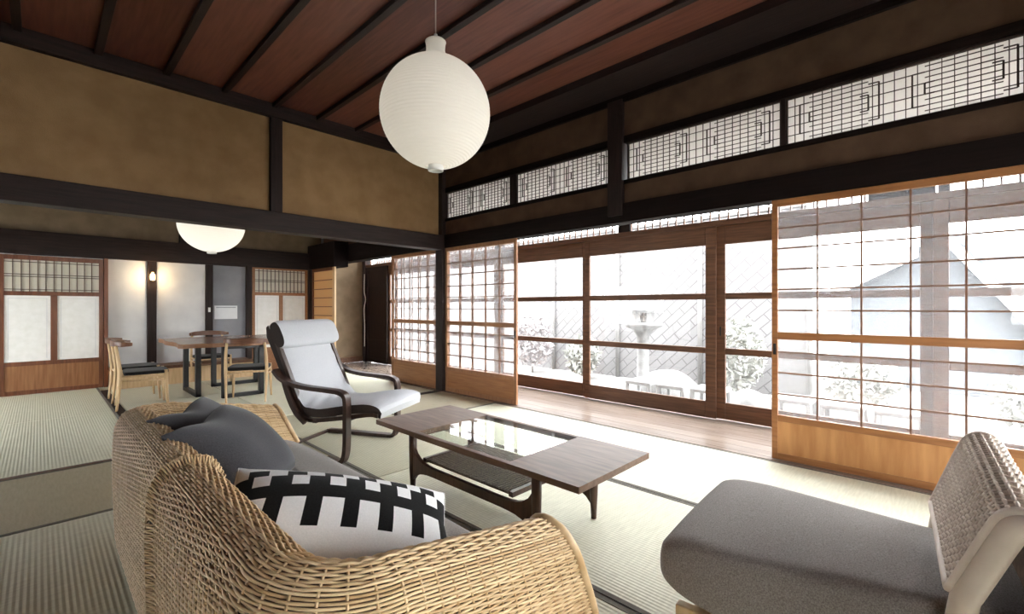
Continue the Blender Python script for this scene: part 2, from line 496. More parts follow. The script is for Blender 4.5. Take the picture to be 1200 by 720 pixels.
# dining room mats
mat_part(-3.13, -.58, 4.95, 9.5, 'Y', M['tatY'])
MB().box((-3.13, 4.90, -.01), (.72, 4.95, .004)).build('threshold_strip', M['doorwood'], fl)
mat_part(-.58, .64, 4.95, 7.2, 'Y', M['tatY'])
mat_part(-.58, .64, 7.2, 9.5, 'Y', M['tatY'])
mat_part(.72, 1.9, 5.5, 7.6, 'Y', M['tatY'], False)
mat_part(.72, 1.9, 7.6, 9.1, 'Y', M['tatY'], False)
mat_part(1.9, 3.0, 5.5, 7.6, 'Y', M['tatY'], False)
mat_part(1.9, 3.0, 7.6, 9.1, 'Y', M['tatY'], False)
mat_part(3.0, 4.1, 5.5, 7.6, 'Y', M['tatY'], False)
mat_part(3.0, 4.1, 7.6, 9.1, 'Y', M['tatY'], False)
MB().box((.64, 4.95, -.01), (.72, 9.1, .004)).build('threshold_strip', M['dark'], fl)
MB().box((3.2, 5.40, -.01), (4.12, 5.5, .004)).build('threshold_strip', M['dark'], fl)
fv = struct(MB().box((4.12, YR, -.12), (5.36, 9.8, -.006)).build('floor', M['veranda']))
MB().box((4.13, YR, -.02), (4.30, 9.5, .002)).build('sliding_track', M['veranda'], fv)

# ------------------------------------------------------------------ ceiling
ce = struct(MB().box((XL, YR, ZC), (XW, YB, ZC + .06)).build('ceiling', M['ceil']))
x = -3.07
k = 0
while x < 4.0:
    MB().box((x - .028, YR, ZC - .045), (x + .028, YB - .02, ZC)).build('batten', M['batten'], ce, bevel=.004)
    x = .365 + .486 * (k - 6); k += 1
MB().box((3.72, YR, ZC - .075), (XW, YB - .02, ZC)).build('shade_strip', M['batten'], ce)  # dark board added to imitate the shade over the last ceiling strip
struct(MB().box((XL, YB + .1, 2.95), (XW + .1, YD + .15, 3.0)).build('ceiling', M['dark']))
struct(MB().box((XW + .07, YR, 3.06), (XV + .14, 9.85, 3.12)).build('ceiling', M['doorwood']))

# ------------------------------------------------------------------ wall between the rooms (upper part only)
struct(MB().box((XL, YB + .02, 2.30), (XW, YB + .10, ZC)).build('wall_back', M['plaster']))
sbox('trim_1', (XL, YB - .07, 2.10), (XW - .05, YB + .13, 2.315), M['dark'], .008)
sbox('trim_2', (XL, YB - .05, 3.375), (XW, YB + .02, ZC), M['dark'])
sbox('trim_3', (1.785, YB - .03, 2.315), (1.91, YB + .03, 3.375), M['darkz'])

# ------------------------------------------------------------------ window wall
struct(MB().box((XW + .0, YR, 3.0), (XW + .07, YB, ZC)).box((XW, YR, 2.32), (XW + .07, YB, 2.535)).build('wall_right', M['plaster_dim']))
sbox('trim_4', (XW - .03, YR, 2.128), (XW + .14, YB + .08, 2.325), M['darky'])
sbox('trim_5', (XW - .035, YR, 3.375), (XW + .02, YB - .05, ZC), M['darky'])
sbox('trim_6', (XW - .012, YR, 2.525), (XW + .09, YB, 2.568), M['darky'])
sbox('trim_7', (XW - .012, YR, 2.952), (XW + .09, YB, 3.025), M['darky'])
sbox('trim_8', (XW - .07, YB - .07, 0), (XW + .08, YB + .09, ZC), M['darkz'])
sbox('trim_9', (XW - .055, 2.40, 2.2), (XW + .10, 2.57, 3.40), M['darkz'])
sbox('trim_10', (XW - .055, -.57, 0), (XW + .10, -.42, 3.40), M['darkz'])
# dining side of the same wall line
sbox('trim_11', (XW - .08, YB + .09, 2.125), (XW + .12, YD, 2.46), M['darky'])
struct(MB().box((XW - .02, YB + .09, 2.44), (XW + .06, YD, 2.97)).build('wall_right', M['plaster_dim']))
sbox('trim_12', (3.84, 8.3, 2.02), (XW - .08, YD, 2.50), M['darky'])
sbox('trim_13', (3.83, YD - .12, 0), (3.95, YD + .02, 2.1), M['darkz'])

# ------------------------------------------------------------------ dining room far wall
struct(MB().box((XL, YD, 0), (XW + .1, YD + .1, 2.98)).build('wall_back', M['plaster_grey']))
struct(MB().box((XL, YD - .02, 2.34), (XW - .08, YD + .001, 2.95)).build('wall_back', M['plaster_end']))
sbox('trim_14', (XL, YD - .10, 2.005), (XW - .08, YD + .02, 2.345), M['dark'])
sbox('trim_15', (1.235, YD - .06, .3), (1.355, YD + .02, 2.01), M['darkz'])
sbox('trim_16', (2.05, YD - .05, .3), (2.16, YD + .02, 2.03), M['darkz'])
sbox('trim_17', (.70, YD - .09, 0), (.75, YD + .02, 2.01), M['redwood'])
sbox('trim_18', (1.66, YD - .06, 2.34), (1.77, YD + .01, 2.95), M['darkz'])
sbox('trim_19', (2.69, YD - .10, 0), (2.78, YD + .02, 2.02), M['darkz'])
struct(MB().box((2.16, YD - .012, .3), (2.69, YD + .001, 2.01)).build('wall_back', M['plaster_darkgrey']))  # darker grey panel over the wall bay right of the post
# low platform in front of the grey wall
dz = struct(MB().box((.76, 9.05, 0), (2.68, YD, .26)).build('trim_20', M['paleash']))
MB().box((.75, 9.02, .26), (2.685, YD - .06, .31)).build('ledge_board', M['doorwood'], dz, bevel=.006)
tag(MB().box((1.0, 9.12, .312), (1.27, 9.32, .345)).build('wooden_board', M['paleash'], bevel=.006),
    'small pale wooden board lying on the low platform ledge', 'board')

# veranda end wall, walls behind the viewer
struct(MB().box((4.0, 9.72, 0), (5.4, 9.84, 3.06)).build('wall_back', M['plaster_end']))
sbox('baseboard_back', (4.1, 9.69, 0), (5.2, 9.72, .12), M['doorwood'])
sbox('trim_21', (5.16, 9.58, 0), (5.30, 9.72, 2.95), M['darkz'])

tag(MB().tube(smooth_path([(5.14, 9.57, 2.0), (5.135, 9.575, 1.62), (5.16, 9.56, 1.42), (5.13, 9.57, 1.2), (5.145, 9.57, .8), (5.14, 9.57, .35)], 6), .008, 6).build('cable', M['white'], smooth=True),
    'thin pale cable hanging down the dark post at the veranda end', 'cable')
# ------------------------------------------------------------------ sliding screens with glass and lattice
def shoji(name_label, x, ya, yb, mats, zt=2.128, ncol=5, handle_side=None, grp=None, dark=False):
    """leaf in the plane X = x between ya < yb"""
    t = thing('shoji_screen', name_label, 'sliding screen', (x, (ya + yb) / 2, 0), grp)
    fw, th = .042, .017
    fm, pm, lm = mats
    f = MB()
    f.box((x - th, ya, .004), (x + th, ya + fw, zt)).box((x - th, yb - fw, .004), (x + th, yb, zt))
    f.box((x - th, ya + fw, zt - .055), (x + th, yb - fw, zt))
    f.box((x - th, ya + fw, .004), (x + th, yb - fw, .055))
    f.box((x - th, ya + fw, .315), (x + th, yb - fw, .365))
    f.box((x - th, ya + fw, .985), (x + th, yb - fw, 1.045))
    f.build('frame', fm, t, bevel=.003)
    MB().box((x - .008, ya + fw, .055), (x + .008, yb - fw, .315)).build('bottom_panel', pm, t)
    l = MB()
    w = (yb - ya - 2 * fw)
    for i in range(1, ncol):
        y = ya + fw + w * i / ncol
        l.box((x - .010, y - .006, .365), (x + .006, y + .006, zt - .055))
    for z in (.538, .712, .882, 1.222, 1.393, 1.557, 1.728, 1.894):
        l.box((x - .008, ya + fw, z - .006), (x + .004, yb - fw, z + .006))
    l.build('lattice', lm, t)
    MB().box((x + .008, ya + fw, .365), (x + .012, yb - fw, zt - .055)).build('glass_pane', M['hazeglass'], t)
    if handle_side is not None:
        y = ya + fw / 2 if handle_side < 0 else yb - fw / 2
        MB().box((x - th - .003, y - .011, .86), (x - th + .004, y + .011, .95)).build('finger_pull', M['black'], t, bevel=.002)
    return t

om = (M['orangey'], M['orange'], M['lattice'])
shoji('light orange wooden glazed lattice screen, large, behind the woven chair back', 4.2, -.42, 1.03, om, handle_side=1)
shoji('glazed lattice screen just right of the corner post, front leaf of the pair', 4.2, 3.925, 5.375, (M['brownceder'], M['orangey'], M['lattice']), handle_side=-1)
shoji('glazed lattice screen slid behind the front leaf right of the corner post', 4.248, 3.97, 5.40, (M['brownceder'], M['orangey'], M['lattice']))
shoji('glazed lattice screen just left of the corner post, behind the lounge chair', 4.2, 5.555, 6.86, (M['brownceder'], M['orangey'], M['lattice']))
shoji('glazed lattice screen slid behind the leaf left of the corner post', 4.248, 5.60, 6.83, (M['brownceder'], M['orangey'], M['lattice']))

# paper screen at the far right of the dining room
t = thing('shoji_screen', 'narrow paper lattice screen standing in the far corner of the dining room', 'sliding screen', (3.9, 8.95, 0))
f = MB()
xa = 3.9
f.box((xa - .018, 8.38, 0), (xa + .018, 8.47, 2.02)).build('stile', M['paleash'], t, bevel=.003)
f = MB()
f.box((xa - .015, 9.36, 0), (xa + .015, 9.40, 2.02)).box((xa - .015, 8.47, 1.96), (xa + .015, 9.36, 2.02)).box((xa - .015, 8.47, 0), (xa + .015, 9.36, .06)).box((xa - .015, 8.47, .86), (xa + .015, 9.36, .93))
f.build('frame', M['redwood'], t)
l = MB()
for z in (.25, .45, .65, 1.08, 1.255, 1.43, 1.605, 1.78):
    l.box((xa - .012, 8.47, z - .008), (xa + .008, 9.36, z + .008))
l.build('lattice', M['redwood'], t)
MB().box((xa + .008, 8.47, .06), (xa + .011, 9.36, 1.96)).build('paper', paper_mat('amber_paper', (.66, .45, .25), .5), t)

# ------------------------------------------------------------------ transom lattices above the screens
def ranma(label, ya, yb, z0=2.568, z1=2.952):
    t = thing('transom_panel', label, 'transom', (XW, (ya + yb) / 2, z0), 'lattice transoms above the window screens')
    xo = XW + .03
    MB().box((xo + .010, ya, z0), (xo + .012, yb, z1)).build('paper', M['paper'], t)
    f = MB(); b = .012
    f.box((xo - .014, ya, z0), (xo + .014, ya + b, z1)).box((xo - .014, yb - b, z0), (xo + .014, yb, z1))
    f.box((xo - .014, ya, z0), (xo + .014, yb, z0 + b)).box((xo - .014, ya, z1 - b), (xo + .014, yb, z1))
    f.build('frame', M['latticedark'], t)
    l = MB()
    NC, NR = 22, 10
    cw, rh = (yb - ya) / NC, (z1 - z0) / NR
    r = .0026
    def vline(c, ra, rb, rr=r):
        y = yb - c * cw
        l.box((xo - .004, y - rr, z0 + ra * rh), (xo + .006, y + rr, z0 + rb * rh))
    def hline(row, ca, cb, rr=r):
        l.box((xo - .004, yb - cb * cw, z0 + row * rh - rr * .8), (xo + .006, yb - ca * cw, z0 + row * rh + rr * .8))
    for h in (0, 1):
        o = 11 * h
        for c in range(11):
            vline(o + c, 0, 10)
        for row in range(1, 10):
            if row % 2 == 0 and row != 5:
                hline(row, o, o + 11)
            else:
                hline(row, o + 2.6, o + 8.6)
        R2 = .0052
        vline(o + 1.55, 2, 8, R2); hline(2, o + 1.55, o + 2.6, .004); hline(8, o + 1.55, o + 2.6, .004)
        vline(o + 2.6, 4, 6, R2); hline(4, o + 2.6, o + 3.4, .004); hline(6, o + 2.6, o + 3.4, .004)
        vline(o + 8.6, 3.5, 6.5, R2); hline(3.5, o + 7.8, o + 8.6, .004); hline(6.5, o + 7.8, o + 8.6, .004)
        vline(o + 9.6, 1.5, 8.5, R2); hline(1.5, o + 8.6, o + 9.6, .004); hline(8.5, o + 8.6, o + 9.6, .004)
    l.build('lattice', M['latticedark'], t)
    return t
ranma('paper lattice transom nearest the corner post, below the hanging lantern', 4.055, 5.415)
ranma('second paper lattice transom from the corner post', 2.575, 3.955)
ranma('paper lattice transom just right of the middle upper post', .968, 2.375)
ranma('largest paper lattice transom in view, above the light orange screen', -.42, .935)
sbox('trim_22', (XW - .005, 3.955, 2.568), (XW + .08, 4.055, 2.952), M['darkz'])
sbox('trim_23', (XW - .005, .935, 2.568), (XW + .08, .968, 2.952), M['darkz'])
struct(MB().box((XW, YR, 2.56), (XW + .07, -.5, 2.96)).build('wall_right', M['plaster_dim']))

# ------------------------------------------------------------------ glazed veranda doors
def vdoor(label, ya, yb, la=.10, lb=.10, off=0., pull=None):
    x = XV + off
    t = thing('glazed_sliding_door', label, 'sliding door', (x, (ya + yb) / 2, 0), None)
    th = .018
    f = MB()
    f.box((x - th, ya, .004), (x + th, ya + la, 2.15)).box((x - th, yb - lb, .004), (x + th, yb, 2.15))
    for z0, z1 in ((.004, .19), (.725, .795), (1.335, 1.405), (1.945, 2.15)):
        f.box((x - th, ya + la, z0), (x + th, yb - lb, z1))
    f.build('frame', M['doorwood'], t, bevel=.006)
    g = MB()
    for z0, z1 in ((.19, .725), (.795, 1.335), (1.405, 1.945)):
        # pane, with the small rounding of old glazing beads
        MB().box((x - .002, ya + la, z0), (x + .002, yb - lb, z1)).build('glass_pane', M['glass'], t)
    if pull is not None:
        MB().box((x - th - .004, pull - .008, .93), (x - th + .003, pull + .008, 1.03)).build('finger_pull', M['black'], t)
    return t
vdoor('brown glazed veranda door beyond the middle gap, left leaf beside the lattice screen', 3.56, 5.30, .09, .09, .0, 3.6)
vdoor('wide brown glazed veranda door in the middle, garden stools seen through it', 1.835, 3.58, .115, .075, -.045)
vdoor('brown glazed veranda door partly hidden by the light orange screen', .05, 1.85, .10, .10, .0, 1.8)
vdoor('brown glazed veranda door wholly behind the light orange screen', -1.75, .07, .10, .10, -.045)
vdoor('brown glazed veranda door behind the lattice pair at the corner post', 5.28, 7.02, .10, .10, -.045)
vdoor('brown glazed veranda door farthest along, a sliver beside the dark plank shutter', 7.0, 8.76, .10, .10, .0)
# dark plank shutter
t = thing('storm_shutter', 'tall dark plank shutter at the far end of the veranda', 'shutter', (5.22, 9.15, 0))
f = MB(); f.box((5.20, 8.72, .004), (5.24, 8.80, 2.15)).box((5.20, 9.50, .004), (5.24, 9.58, 2.15)).box((5.20, 8.80, 2.07), (5.24, 9.50, 2.15)).box((5.20, 8.80, .004), (5.24, 9.50, .1))
for z in (.5, .92, 1.34, 1.74): f.box((5.202, 8.80, z - .02), (5.236, 9.50, z + .02))
f.build('frame', M['darkz'], t)
MB().box((5.212, 8.80, .1), (5.23, 9.50, 2.07)).build('plank_panel', M['darkz'], t)
sbox('trim_24', (XV - .08, YR, 2.15), (XV + .08, 9.72, 2.21), M['doorwood'])
sbox('trim_25', (XV - .03, 2.91, 2.21), (XV + .05, 3.08, 3.06), M['darkz'])
sbox('trim_26', (XV - .06, -.03, .0), (XV + .20, .03, 3.06), M['darkz'])
sbox('trim_27', (XV - .06, 5.27, 2.21), (XV + .06, 5.36, 3.06), M['darkz'])
sbox('trim_28', (XV - .06, .05, 2.21), (XV + .0, .5, 2.30), M['darkz'])
# upper glazing of the veranda with upright bars
wn = 1
for ya, yb in ((-3.2, -.03), (.03, 2.91), (3.08, 5.27), (5.36, 9.7)):
    w = struct(MB().box((XV - .002, ya, 2.21), (XV + .002, yb, 3.06)).build('window_%d' % wn, M['glass'])); wn += 1
    l = MB(); n = max(1, int((yb - ya) / .098))
    for i in range(n + 1):
        y = ya + (yb - ya) * i / n
        l.box((XV - .010, y - .0075, 2.21), (XV + .008, y + .0075, 3.06))
    l.box((XV - .01, ya, 2.62), (XV + .008, yb, 2.635))
    l.build('window_bars', M['lattice'], w)

# ------------------------------------------------------------------ left and rear walls with unseen windows sized for fill light (behind the viewer)
def wall_with_windows(name, plane, at, lo, hi, openings, mat, top=ZC):
    """openings: list of (a, b, z0, z1)"""
    m = MB(); t_ = .12
    def put(a, b, z0, z1):
        if plane == 'X': m.box((at - t_, a, z0), (at, b, z1))
        else: m.box((a, at - t_, z0), (b, at, z1))
    cur = lo
    for a, b, z0, z1 in sorted(openings):
        put(cur, a, 0, top); put(a, b, 0, z0); put(a, b, z1, top); cur = b
    put(cur, hi, 0, top)
    return struct(m.build(name, mat))
LW = [(-2.2, -.8, .9, 2.0)]
RW = [(1.5, 4.1, .15, 2.4)]
wall_with_windows('wall_left', 'X', XL, YR - .12, YB + .1, LW, M['dark'])
DW = [(6.4, 8.9, .4, 2.0)]  # unseen window added to brighten the dining room
wall_with_windows('wall_left', 'X', XL, YB + .1, YD + .1, DW, M['plaster_grey'], 2.98)
wall_with_windows('wall_front', 'Y', YR, XL - .12, 5.4, RW, M['dark'])
for pl, at, ops in (('X', XL - .06, LW), ('X', XL - .06, DW), ('Y', YR - .06, RW)):
    for a, b, z0, z1 in ops:
        m = MB(); fr = MB()
        if pl == 'X':
            m.box((at - .002, a, z0), (at + .002, b, z1))
            for y in (a, (a + b) / 2 - .02, b - .04): fr.box((at - .02, y, z0), (at + .02, y + .04, z1))
            for z in (z0, z1 - .04): fr.box((at - .02, a, z), (at + .02, b, z + .04))
        else:
            m.box((a, at - .002, z0), (b, at + .002, z1))
            for xx in (a, (a + b) / 2 - .02, b - .04): fr.box((xx, at - .02, z0), (xx + .04, at + .02, z1))
            for z in (z0, z1 - .04): fr.box((a, at - .02, z), (b, at + .02, z + .04))
        w = struct(m.build('window_%d' % wn, M['glass'])); wn += 1
        fr.build('window_frame', M['doorwood'], w)

# ------------------------------------------------------------------ panelled sliding doors of the dining room
def fusuma(label, x0, x1, y, fm, pm, ztop, lat0, lat1, p0, p1, nbar):
    t = thing('panelled_sliding_door', label, 'sliding door', ((x0 + x1) / 2, y, 0))
    fw, th = .05, .018
    f = MB()
    f.box((x0, y - th, 0), (x0 + fw, y + th, ztop)).box((x1 - fw, y - th, 0), (x1, y + th, ztop))
    for z0, z1 in ((0, .06), (p0 - .06, p0), (p1, lat0), (lat1, ztop)):
        f.box((x0 + fw, y - th, z0), (x1 - fw, y + th, z1))
    xm = (x0 + x1) / 2
    f.box((xm - .035, y - th, p0), (xm + .035, y + th, p1))
    f.build('frame', fm, t, bevel=.003)
    MB().box((x0 + fw, y - .006, .06), (x1 - fw, y + .006, p0 - .06)).build('bottom_panel', pm, t)
    for a, b in ((x0 + fw, xm - .035), (xm + .035, x1 - fw)):
        pn = MB().box((a, y - .004, p0), (b, y + .004, p1)).build('frosted_pane', M['frost'], t)
        sub(pn)
        e = MB(); q = .035
        e.box((a + q, y - .0055, p0 + q), (a + q + .006, y - .004, p1 - q)).box((b - q - .006, y - .0055, p0 + q), (b - q, y - .004, p1 - q))
        e.box((a + q, y - .0055, p1 - q - .006), (b - q, y - .004, p1 - q))
        e.build('etched_line', M['plaster_grey'], pn)
    MB().box((x0 + fw, y + .004, lat0), (x1 - fw, y + .007, lat1)).build('paper', M['fpaper'], t)
    l = MB()
    w = x1 - x0 - 2 * fw
    for i in range(1, nbar):
        xx = x0 + fw + w * i / nbar
        l.box((xx - .005, y - .012, lat0), (xx + .005, y + .004, lat1))
    for q in (.06, .47, .54, .93):
        z = lat0 + (lat1 - lat0) * q
        l.box((x0 + fw, y - .010, z - .005), (x1 - fw, y + .002, z + .005))
    l.build('lattice', M['latticemid'], t)
fusuma('red-brown door with two frosted panes and lattice top at the far left', -.385, .695, YD - .05, M['redwood'], M['brownceder'], 1.99, 1.475, 1.925, .47, 1.415, 12)
fusuma('light wooden door with two white panes and lattice top behind the grey headrest', 2.79, 3.82, YD - .05, M['orangey'], M['orangey'], 2.02, 1.535, 1.975, .47, 1.475, 13)

# wall lamp, notice, switch
t = thing('wall_lamp', 'small glowing lamp on the dark post between grey wall panels', 'lamp', (1.295, YD - .09, 1.6))
MB().box((1.275, YD - .075, 1.68), (1.315, YD - .058, 1.84)).build('back_plate', M['black'], t, bevel=.003)
MB().lathe([(.012, 0), (.03, .006), (.033, .05), (.03, .1), (.012, .106)], (1.295, YD - .115, 1.69), 16).build('bulb', M['bulb'], t, smooth=True)
MB().lathe([(.01, .0), (.02, .004), (.02, .03), (.012, .035)], (1.295, YD - .115, 1.797), 12).build('lamp_cap', M['paleash'], t, smooth=True)
t = thing('paper_notice', 'white paper notice with a grey header line pinned on the grey wall', 'notice', (2.375, YD - .012, 1.03))
MB().box((2.19, YD - .016, 1.03), (2.555, YD - .0115, 1.275)).build('sheet', M['notice'], t)
m = MB()
m.box((2.215, YD - .0172, 1.235), (2.53, YD - .016, 1.25))
m.build('header_line', M['ink'], t)
tag(MB().box((2.085, YD - .062, 1.16), (2.12, YD - .05, 1.24)).build('light_switch', M['white'], bevel=.003),
    'tiny white light switch on the dark post left of the notice', 'switch')

# ------------------------------------------------------------------ paper lanterns
def lantern(label, c, r, squash, ztop, power):
    cx, cy, cz = c
    t = thing('paper_lantern', label, 'pendant lamp', (cx, cy, cz - r * squash - .03))
    prof = []
    nrib = 46
    a0, a1 = math.radians(-79), math.radians(74)
    per = 4
    for i in range(nrib * per + 1):
        q = i / (nrib * per); a = a0 + (a1 - a0) * q
        bul = .0028 * abs(math.sin(PI * nrib * q))
        prof.append(((r + bul) * math.cos(a), (r + bul) * squash * math.sin(a)))
    MB().lathe(prof, (cx, cy, cz), 56, cap=False).build('shade', M['shade'], t, smooth=True)
    rt, zt = prof[-1]
    neck = [(rt, zt), (rt * .80, zt + r * .05), (rt * .68, zt + r * .12), (rt * .62, zt + r * .22), (rt * .66, zt + r * .33), (rt * .70, zt + r * .36), (rt * .60, zt + r * .37)]
    MB().lathe(neck, (cx, cy, cz), 40, cap=False).build('neck', M['shade'], t, smooth=True)
    rb, zb = prof[0]
    ring = [(rb * .72, zb + .004), (rb * .76, zb - .012), (rb * .74, zb - .03), (rb * .62, zb - .032), (rb * .60, zb - .004)]
    MB().lathe(ring, (cx, cy, cz), 32, cap=False).build('bottom_ring', M['white'], t, smooth=True)
    zc = cz + neck[-1][1]
    MB().lathe([(.0, 0.), (rt * .62, 0.), (rt * .62, .008), (.012, .010), (.012, .05), (.004, .055)], (cx, cy, zc - .004), 24).build('cap', M['white'], t, smooth=True)
    MB().tube([(cx, cy, zc + .03), (cx, cy, (zc + ztop) / 2), (cx, cy, ztop - .02)], .0045, 8).build('cord', M['cord'], t)
    MB().lathe([(.045, -.022), (.05, -.004), (.05, 0)], (cx, cy, ztop), 20).build('ceiling_rose', M['white'], t, smooth=True)
    lt = bpy.data.lights.new('lantern_bulb', 'POINT'); lt.energy = power; lt.color = (1., .965, .91); lt.shadow_soft_size = .09
    lo = bpy.data.objects.new('lantern_bulb', lt); COL.objects.link(lo); lo.location = (0, 0, r * squash + .03); lo.parent = t
    return t
lantern('large round white paper lantern with bottle neck hanging over the room centre', (1.79, 2.40, 2.515), .352, 1.0, ZC, 1.3)
lantern('white paper lantern over the dining table, upper half hidden by beam', (1.57, 6.95, 2.33), .375, .95, 2.95, 3.2)

# ------------------------------------------------------------------ weaving helper
def weave(surface, s_vals, t_vals, rad, amp, per=4, sides=5, stake_r=.0, stake_pts=40):
    """surface(s, t) -> points (vectorised) with normals estimated; strands run along s at each t, over and under the stakes"""
    m = MB()
    ns = (len(s_vals) - 1) * per + 1
    idx = np.arange(ns) / per
    S = np.interp(idx, np.arange(len(s_vals)), s_vals)
    e = 1e-3
    for k, t in enumerate(t_vals):
        T = np.full(ns, t)
        P = surface(S, T)
        dS = surface(np.clip(S + e, 0, 1), T) - surface(np.clip(S - e, 0, 1), T)
        dT = surface(S, np.clip(T + e, 0, 1)) - surface(S, np.clip(T - e, 0, 1))
        Nn = np.cross(dS, dT); Nn /= np.linalg.norm(Nn, axis=1)[:, None] + 1e-12
        tang = dS / (np.linalg.norm(dS, axis=1)[:, None] + 1e-12)
        B = np.cross(Nn, tang)
        C = P + Nn * (amp * np.cos(PI * (idx + k)))[:, None]
        ang = 2 * PI * np.arange(sides) / sides
        V = C[:, None, :] + rad * (np.cos(ang)[None, :, None] * Nn[:, None, :] + np.sin(ang)[None, :, None] * B[:, None, :])
        b = sides
        F = [(i * b + j, i * b + (j + 1) % b, (i + 1) * b + (j + 1) % b, (i + 1) * b + j) for i in range(ns - 1) for j in range(b)]
        m.add(V, F)
    if stake_r:
        tt = np.linspace(t_vals[0], t_vals[-1], stake_pts)
        for s in s_vals:
            P = surface(np.full(stake_pts, s), tt)
            m.tube(P, stake_r, 5)
    return m

# ------------------------------------------------------------------ rattan sofa
SX, SY0, SY1 = .352, .885, 3.20      # crest line of back and of the two arms
SR = .185                             # plan radius of the corners
XF = 1.075                            # crest of the arm front
def sofa_prof(t):
    """offset outward and height factor along the wrap; t 0 outer foot, 1 inner foot"""
    kx = np.array([0., .08, .30, .47, .52, .57, .62, .67, .73, .85, 1.])
    ko = np.array([.075, .082, .09, .092, .085, .055, .0, -.055, -.085, -.105, -.135])
    kd = np.array([-1., -.92, -.60, -.175, -.085, -.022, .0, -.022, -.085, -.20, -.36])
    tt = np.clip(t, 0, 1)
    def sm(ky):
        # smooth interpolation
        i = np.clip(np.searchsorted(kx, tt, 'right') - 1, 0, len(kx) - 2)
        mgr = np.gradient(ky, kx)
        h = kx[i + 1] - kx[i]; u = (tt - kx[i]) / h
        return ((2 * u ** 3 - 3 * u ** 2 + 1) * ky[i] + (u ** 3 - 2 * u ** 2 + u) * h * mgr[i] + (-2 * u ** 3 + 3 * u ** 2) * ky[i + 1] + (u ** 3 - u ** 2) * h * mgr[i + 1])
    return sm(ko), kd, kx, tt
ARM = XF - SX - SR
QC = SR * PI / 2
BK = SY1 - SY0 - 2 * SR
TOT = 2 * ARM + 2 * QC + BK
def sofa_surface(s, t):
    s = np.asarray(s, float); t = np.asarray(t, float)
    off, kd, kx, tt = sofa_prof(t)
    dd = np.interp(tt, kx, kd)               # drop, -1 floor (outer), metres for the rest
    q = np.clip(s, 0, 1) * TOT
    # crest height along the path
    a1, a2, a3, a4 = ARM, ARM + QC, ARM + QC + BK, ARM + 2 * QC + BK
    h = np.interp(q, [0, a1, a2, a3, a4, TOT], [.60, .70, .725, .725, .70, .60])
    # seam ridge across the middle of the back
    yy = (q - a2)
    z = np.where(tt < .47, .03 + (h - .175 - .03) * np.clip((dd + 1) / (1 - .175), 0, 1), h + dd)
    z = np.where(tt > .73, np.interp(tt, [.73, 1.], [0, 1]) * (.36 - (h - .085)) + (h - .085), z)
    px = np.zeros_like(q); py = np.zeros_like(q); nx = np.zeros_like(q); ny = np.zeros_like(q)
    m = q <= a1
    f = np.where(m, (a1 - q) / ARM, 0)
    xend = XF + (.60 - np.clip(z, 0, .6)) * .40
    px = np.where(m, SX + SR + f * (xend - SX - SR), px); py = np.where(m, SY0, py); ny = np.where(m, -1., ny)
    m = (q > a1) & (q <= a2)
    an = (q - a1) / SR
    px = np.where(m, SX + SR - SR * np.sin(an), px); py = np.where(m, SY0 + SR - SR * np.cos(an), py)
    nx = np.where(m, -np.sin(an), nx); ny = np.where(m, -np.cos(an), ny)
    m = (q > a2) & (q <= a3)
    px = np.where(m, SX, px); py = np.where(m, SY0 + SR + q - a2, py); nx = np.where(m, -1., nx)
    m = (q > a3) & (q <= a4)
    an = (q - a3) / SR
    px = np.where(m, SX + SR - SR * np.cos(an), px); py = np.where(m, SY1 - SR + SR * np.sin(an), py)
    nx = np.where(m, -np.cos(an), nx); ny = np.where(m, np.sin(an), ny)
    m = q > a4
    f = np.where(m, (q - a4) / ARM, 0)
    px = np.where(m, SX + SR + f * (xend - SX - SR), px); py = np.where(m, SY1, py); ny = np.where(m, 1., ny)
    bump = .020 * np.exp(-((yy - (1.87 - SY0 - SR)) / .022) ** 2)
    off2 = off + bump * np.clip(off / .09, -1, 1)
    z = z + bump * np.where((tt > .47) & (tt < .75), 1, 0)
    return np.stack([px + nx * off2, py + ny * off2, z], axis=-1)

sofa = thing('rattan_sofa', 'woven rattan sofa with rolled back and arms and taupe seat cushion', 'sofa', (.75, 2.03, 0))
nst = 86
_t = np.linspace(0, 1, 4000); _p = sofa_surface(np.full(4000, .5), _t)
_d = np.concatenate([[0], np.cumsum(np.linalg.norm(np.diff(_p, axis=0), axis=1))])
strand_t = np.interp(np.arange(.004, _d[-1] - .004, .0080), _d, _t)
weave(sofa_surface, np.linspace(0, 1, nst + 1), strand_t, .0035, .0031, per=4, sides=6, stake_r=.0036).build('woven_shell', M['rattan'], sofa, smooth=True)
uu, tt_ = np.meshgrid(np.linspace(.004, .996, 160), np.linspace(0, 1, 90), indexing='ij')
Pc = sofa_surface(uu.ravel(), tt_.ravel()).reshape(160, 90, 3)
nn = np.cross(np.gradient(Pc, axis=0), np.gradient(Pc, axis=1)); nn /= np.linalg.norm(nn, axis=2)[..., None] + 1e-12
cz_ = np.array([SX + .0, (SY0 + SY1) / 2, .3])
sgn = np.sign(np.sum(nn[80, 20] * np.array([-1., 0, 0])))
m = MB(); m.grid(Pc - nn * sgn * .009); m.grid((Pc - nn * sgn * .016)[::-1])  # lining added so the gaps in the weave read as shaded
m.build('shade_lining', M['gap_shade'], sofa, smooth=True)
for s0, s1, yy in ((0., .018, SY0), (1., .982, SY1)):
    tt = np.linspace(0, 1, 60)
    P = sofa_surface(np.full(60, s0), tt)
    P[:, 0] += .004
    MB().tube(P, .015, 10).build('arm_pole', M['rattanpole'], sofa, smooth=True)
    P2 = sofa_surface(np.full(60, s1), tt)
    P2 = P2[4:-4] + 0
    Q = (P2 - P2.mean(axis=0)) * np.array([1, .80, .86]) + P2.mean(axis=0); Q[:, 0] += .03
    MB().tube(Q, .010, 8).build('arm_pole', M['rattanpole'], sofa, smooth=True)
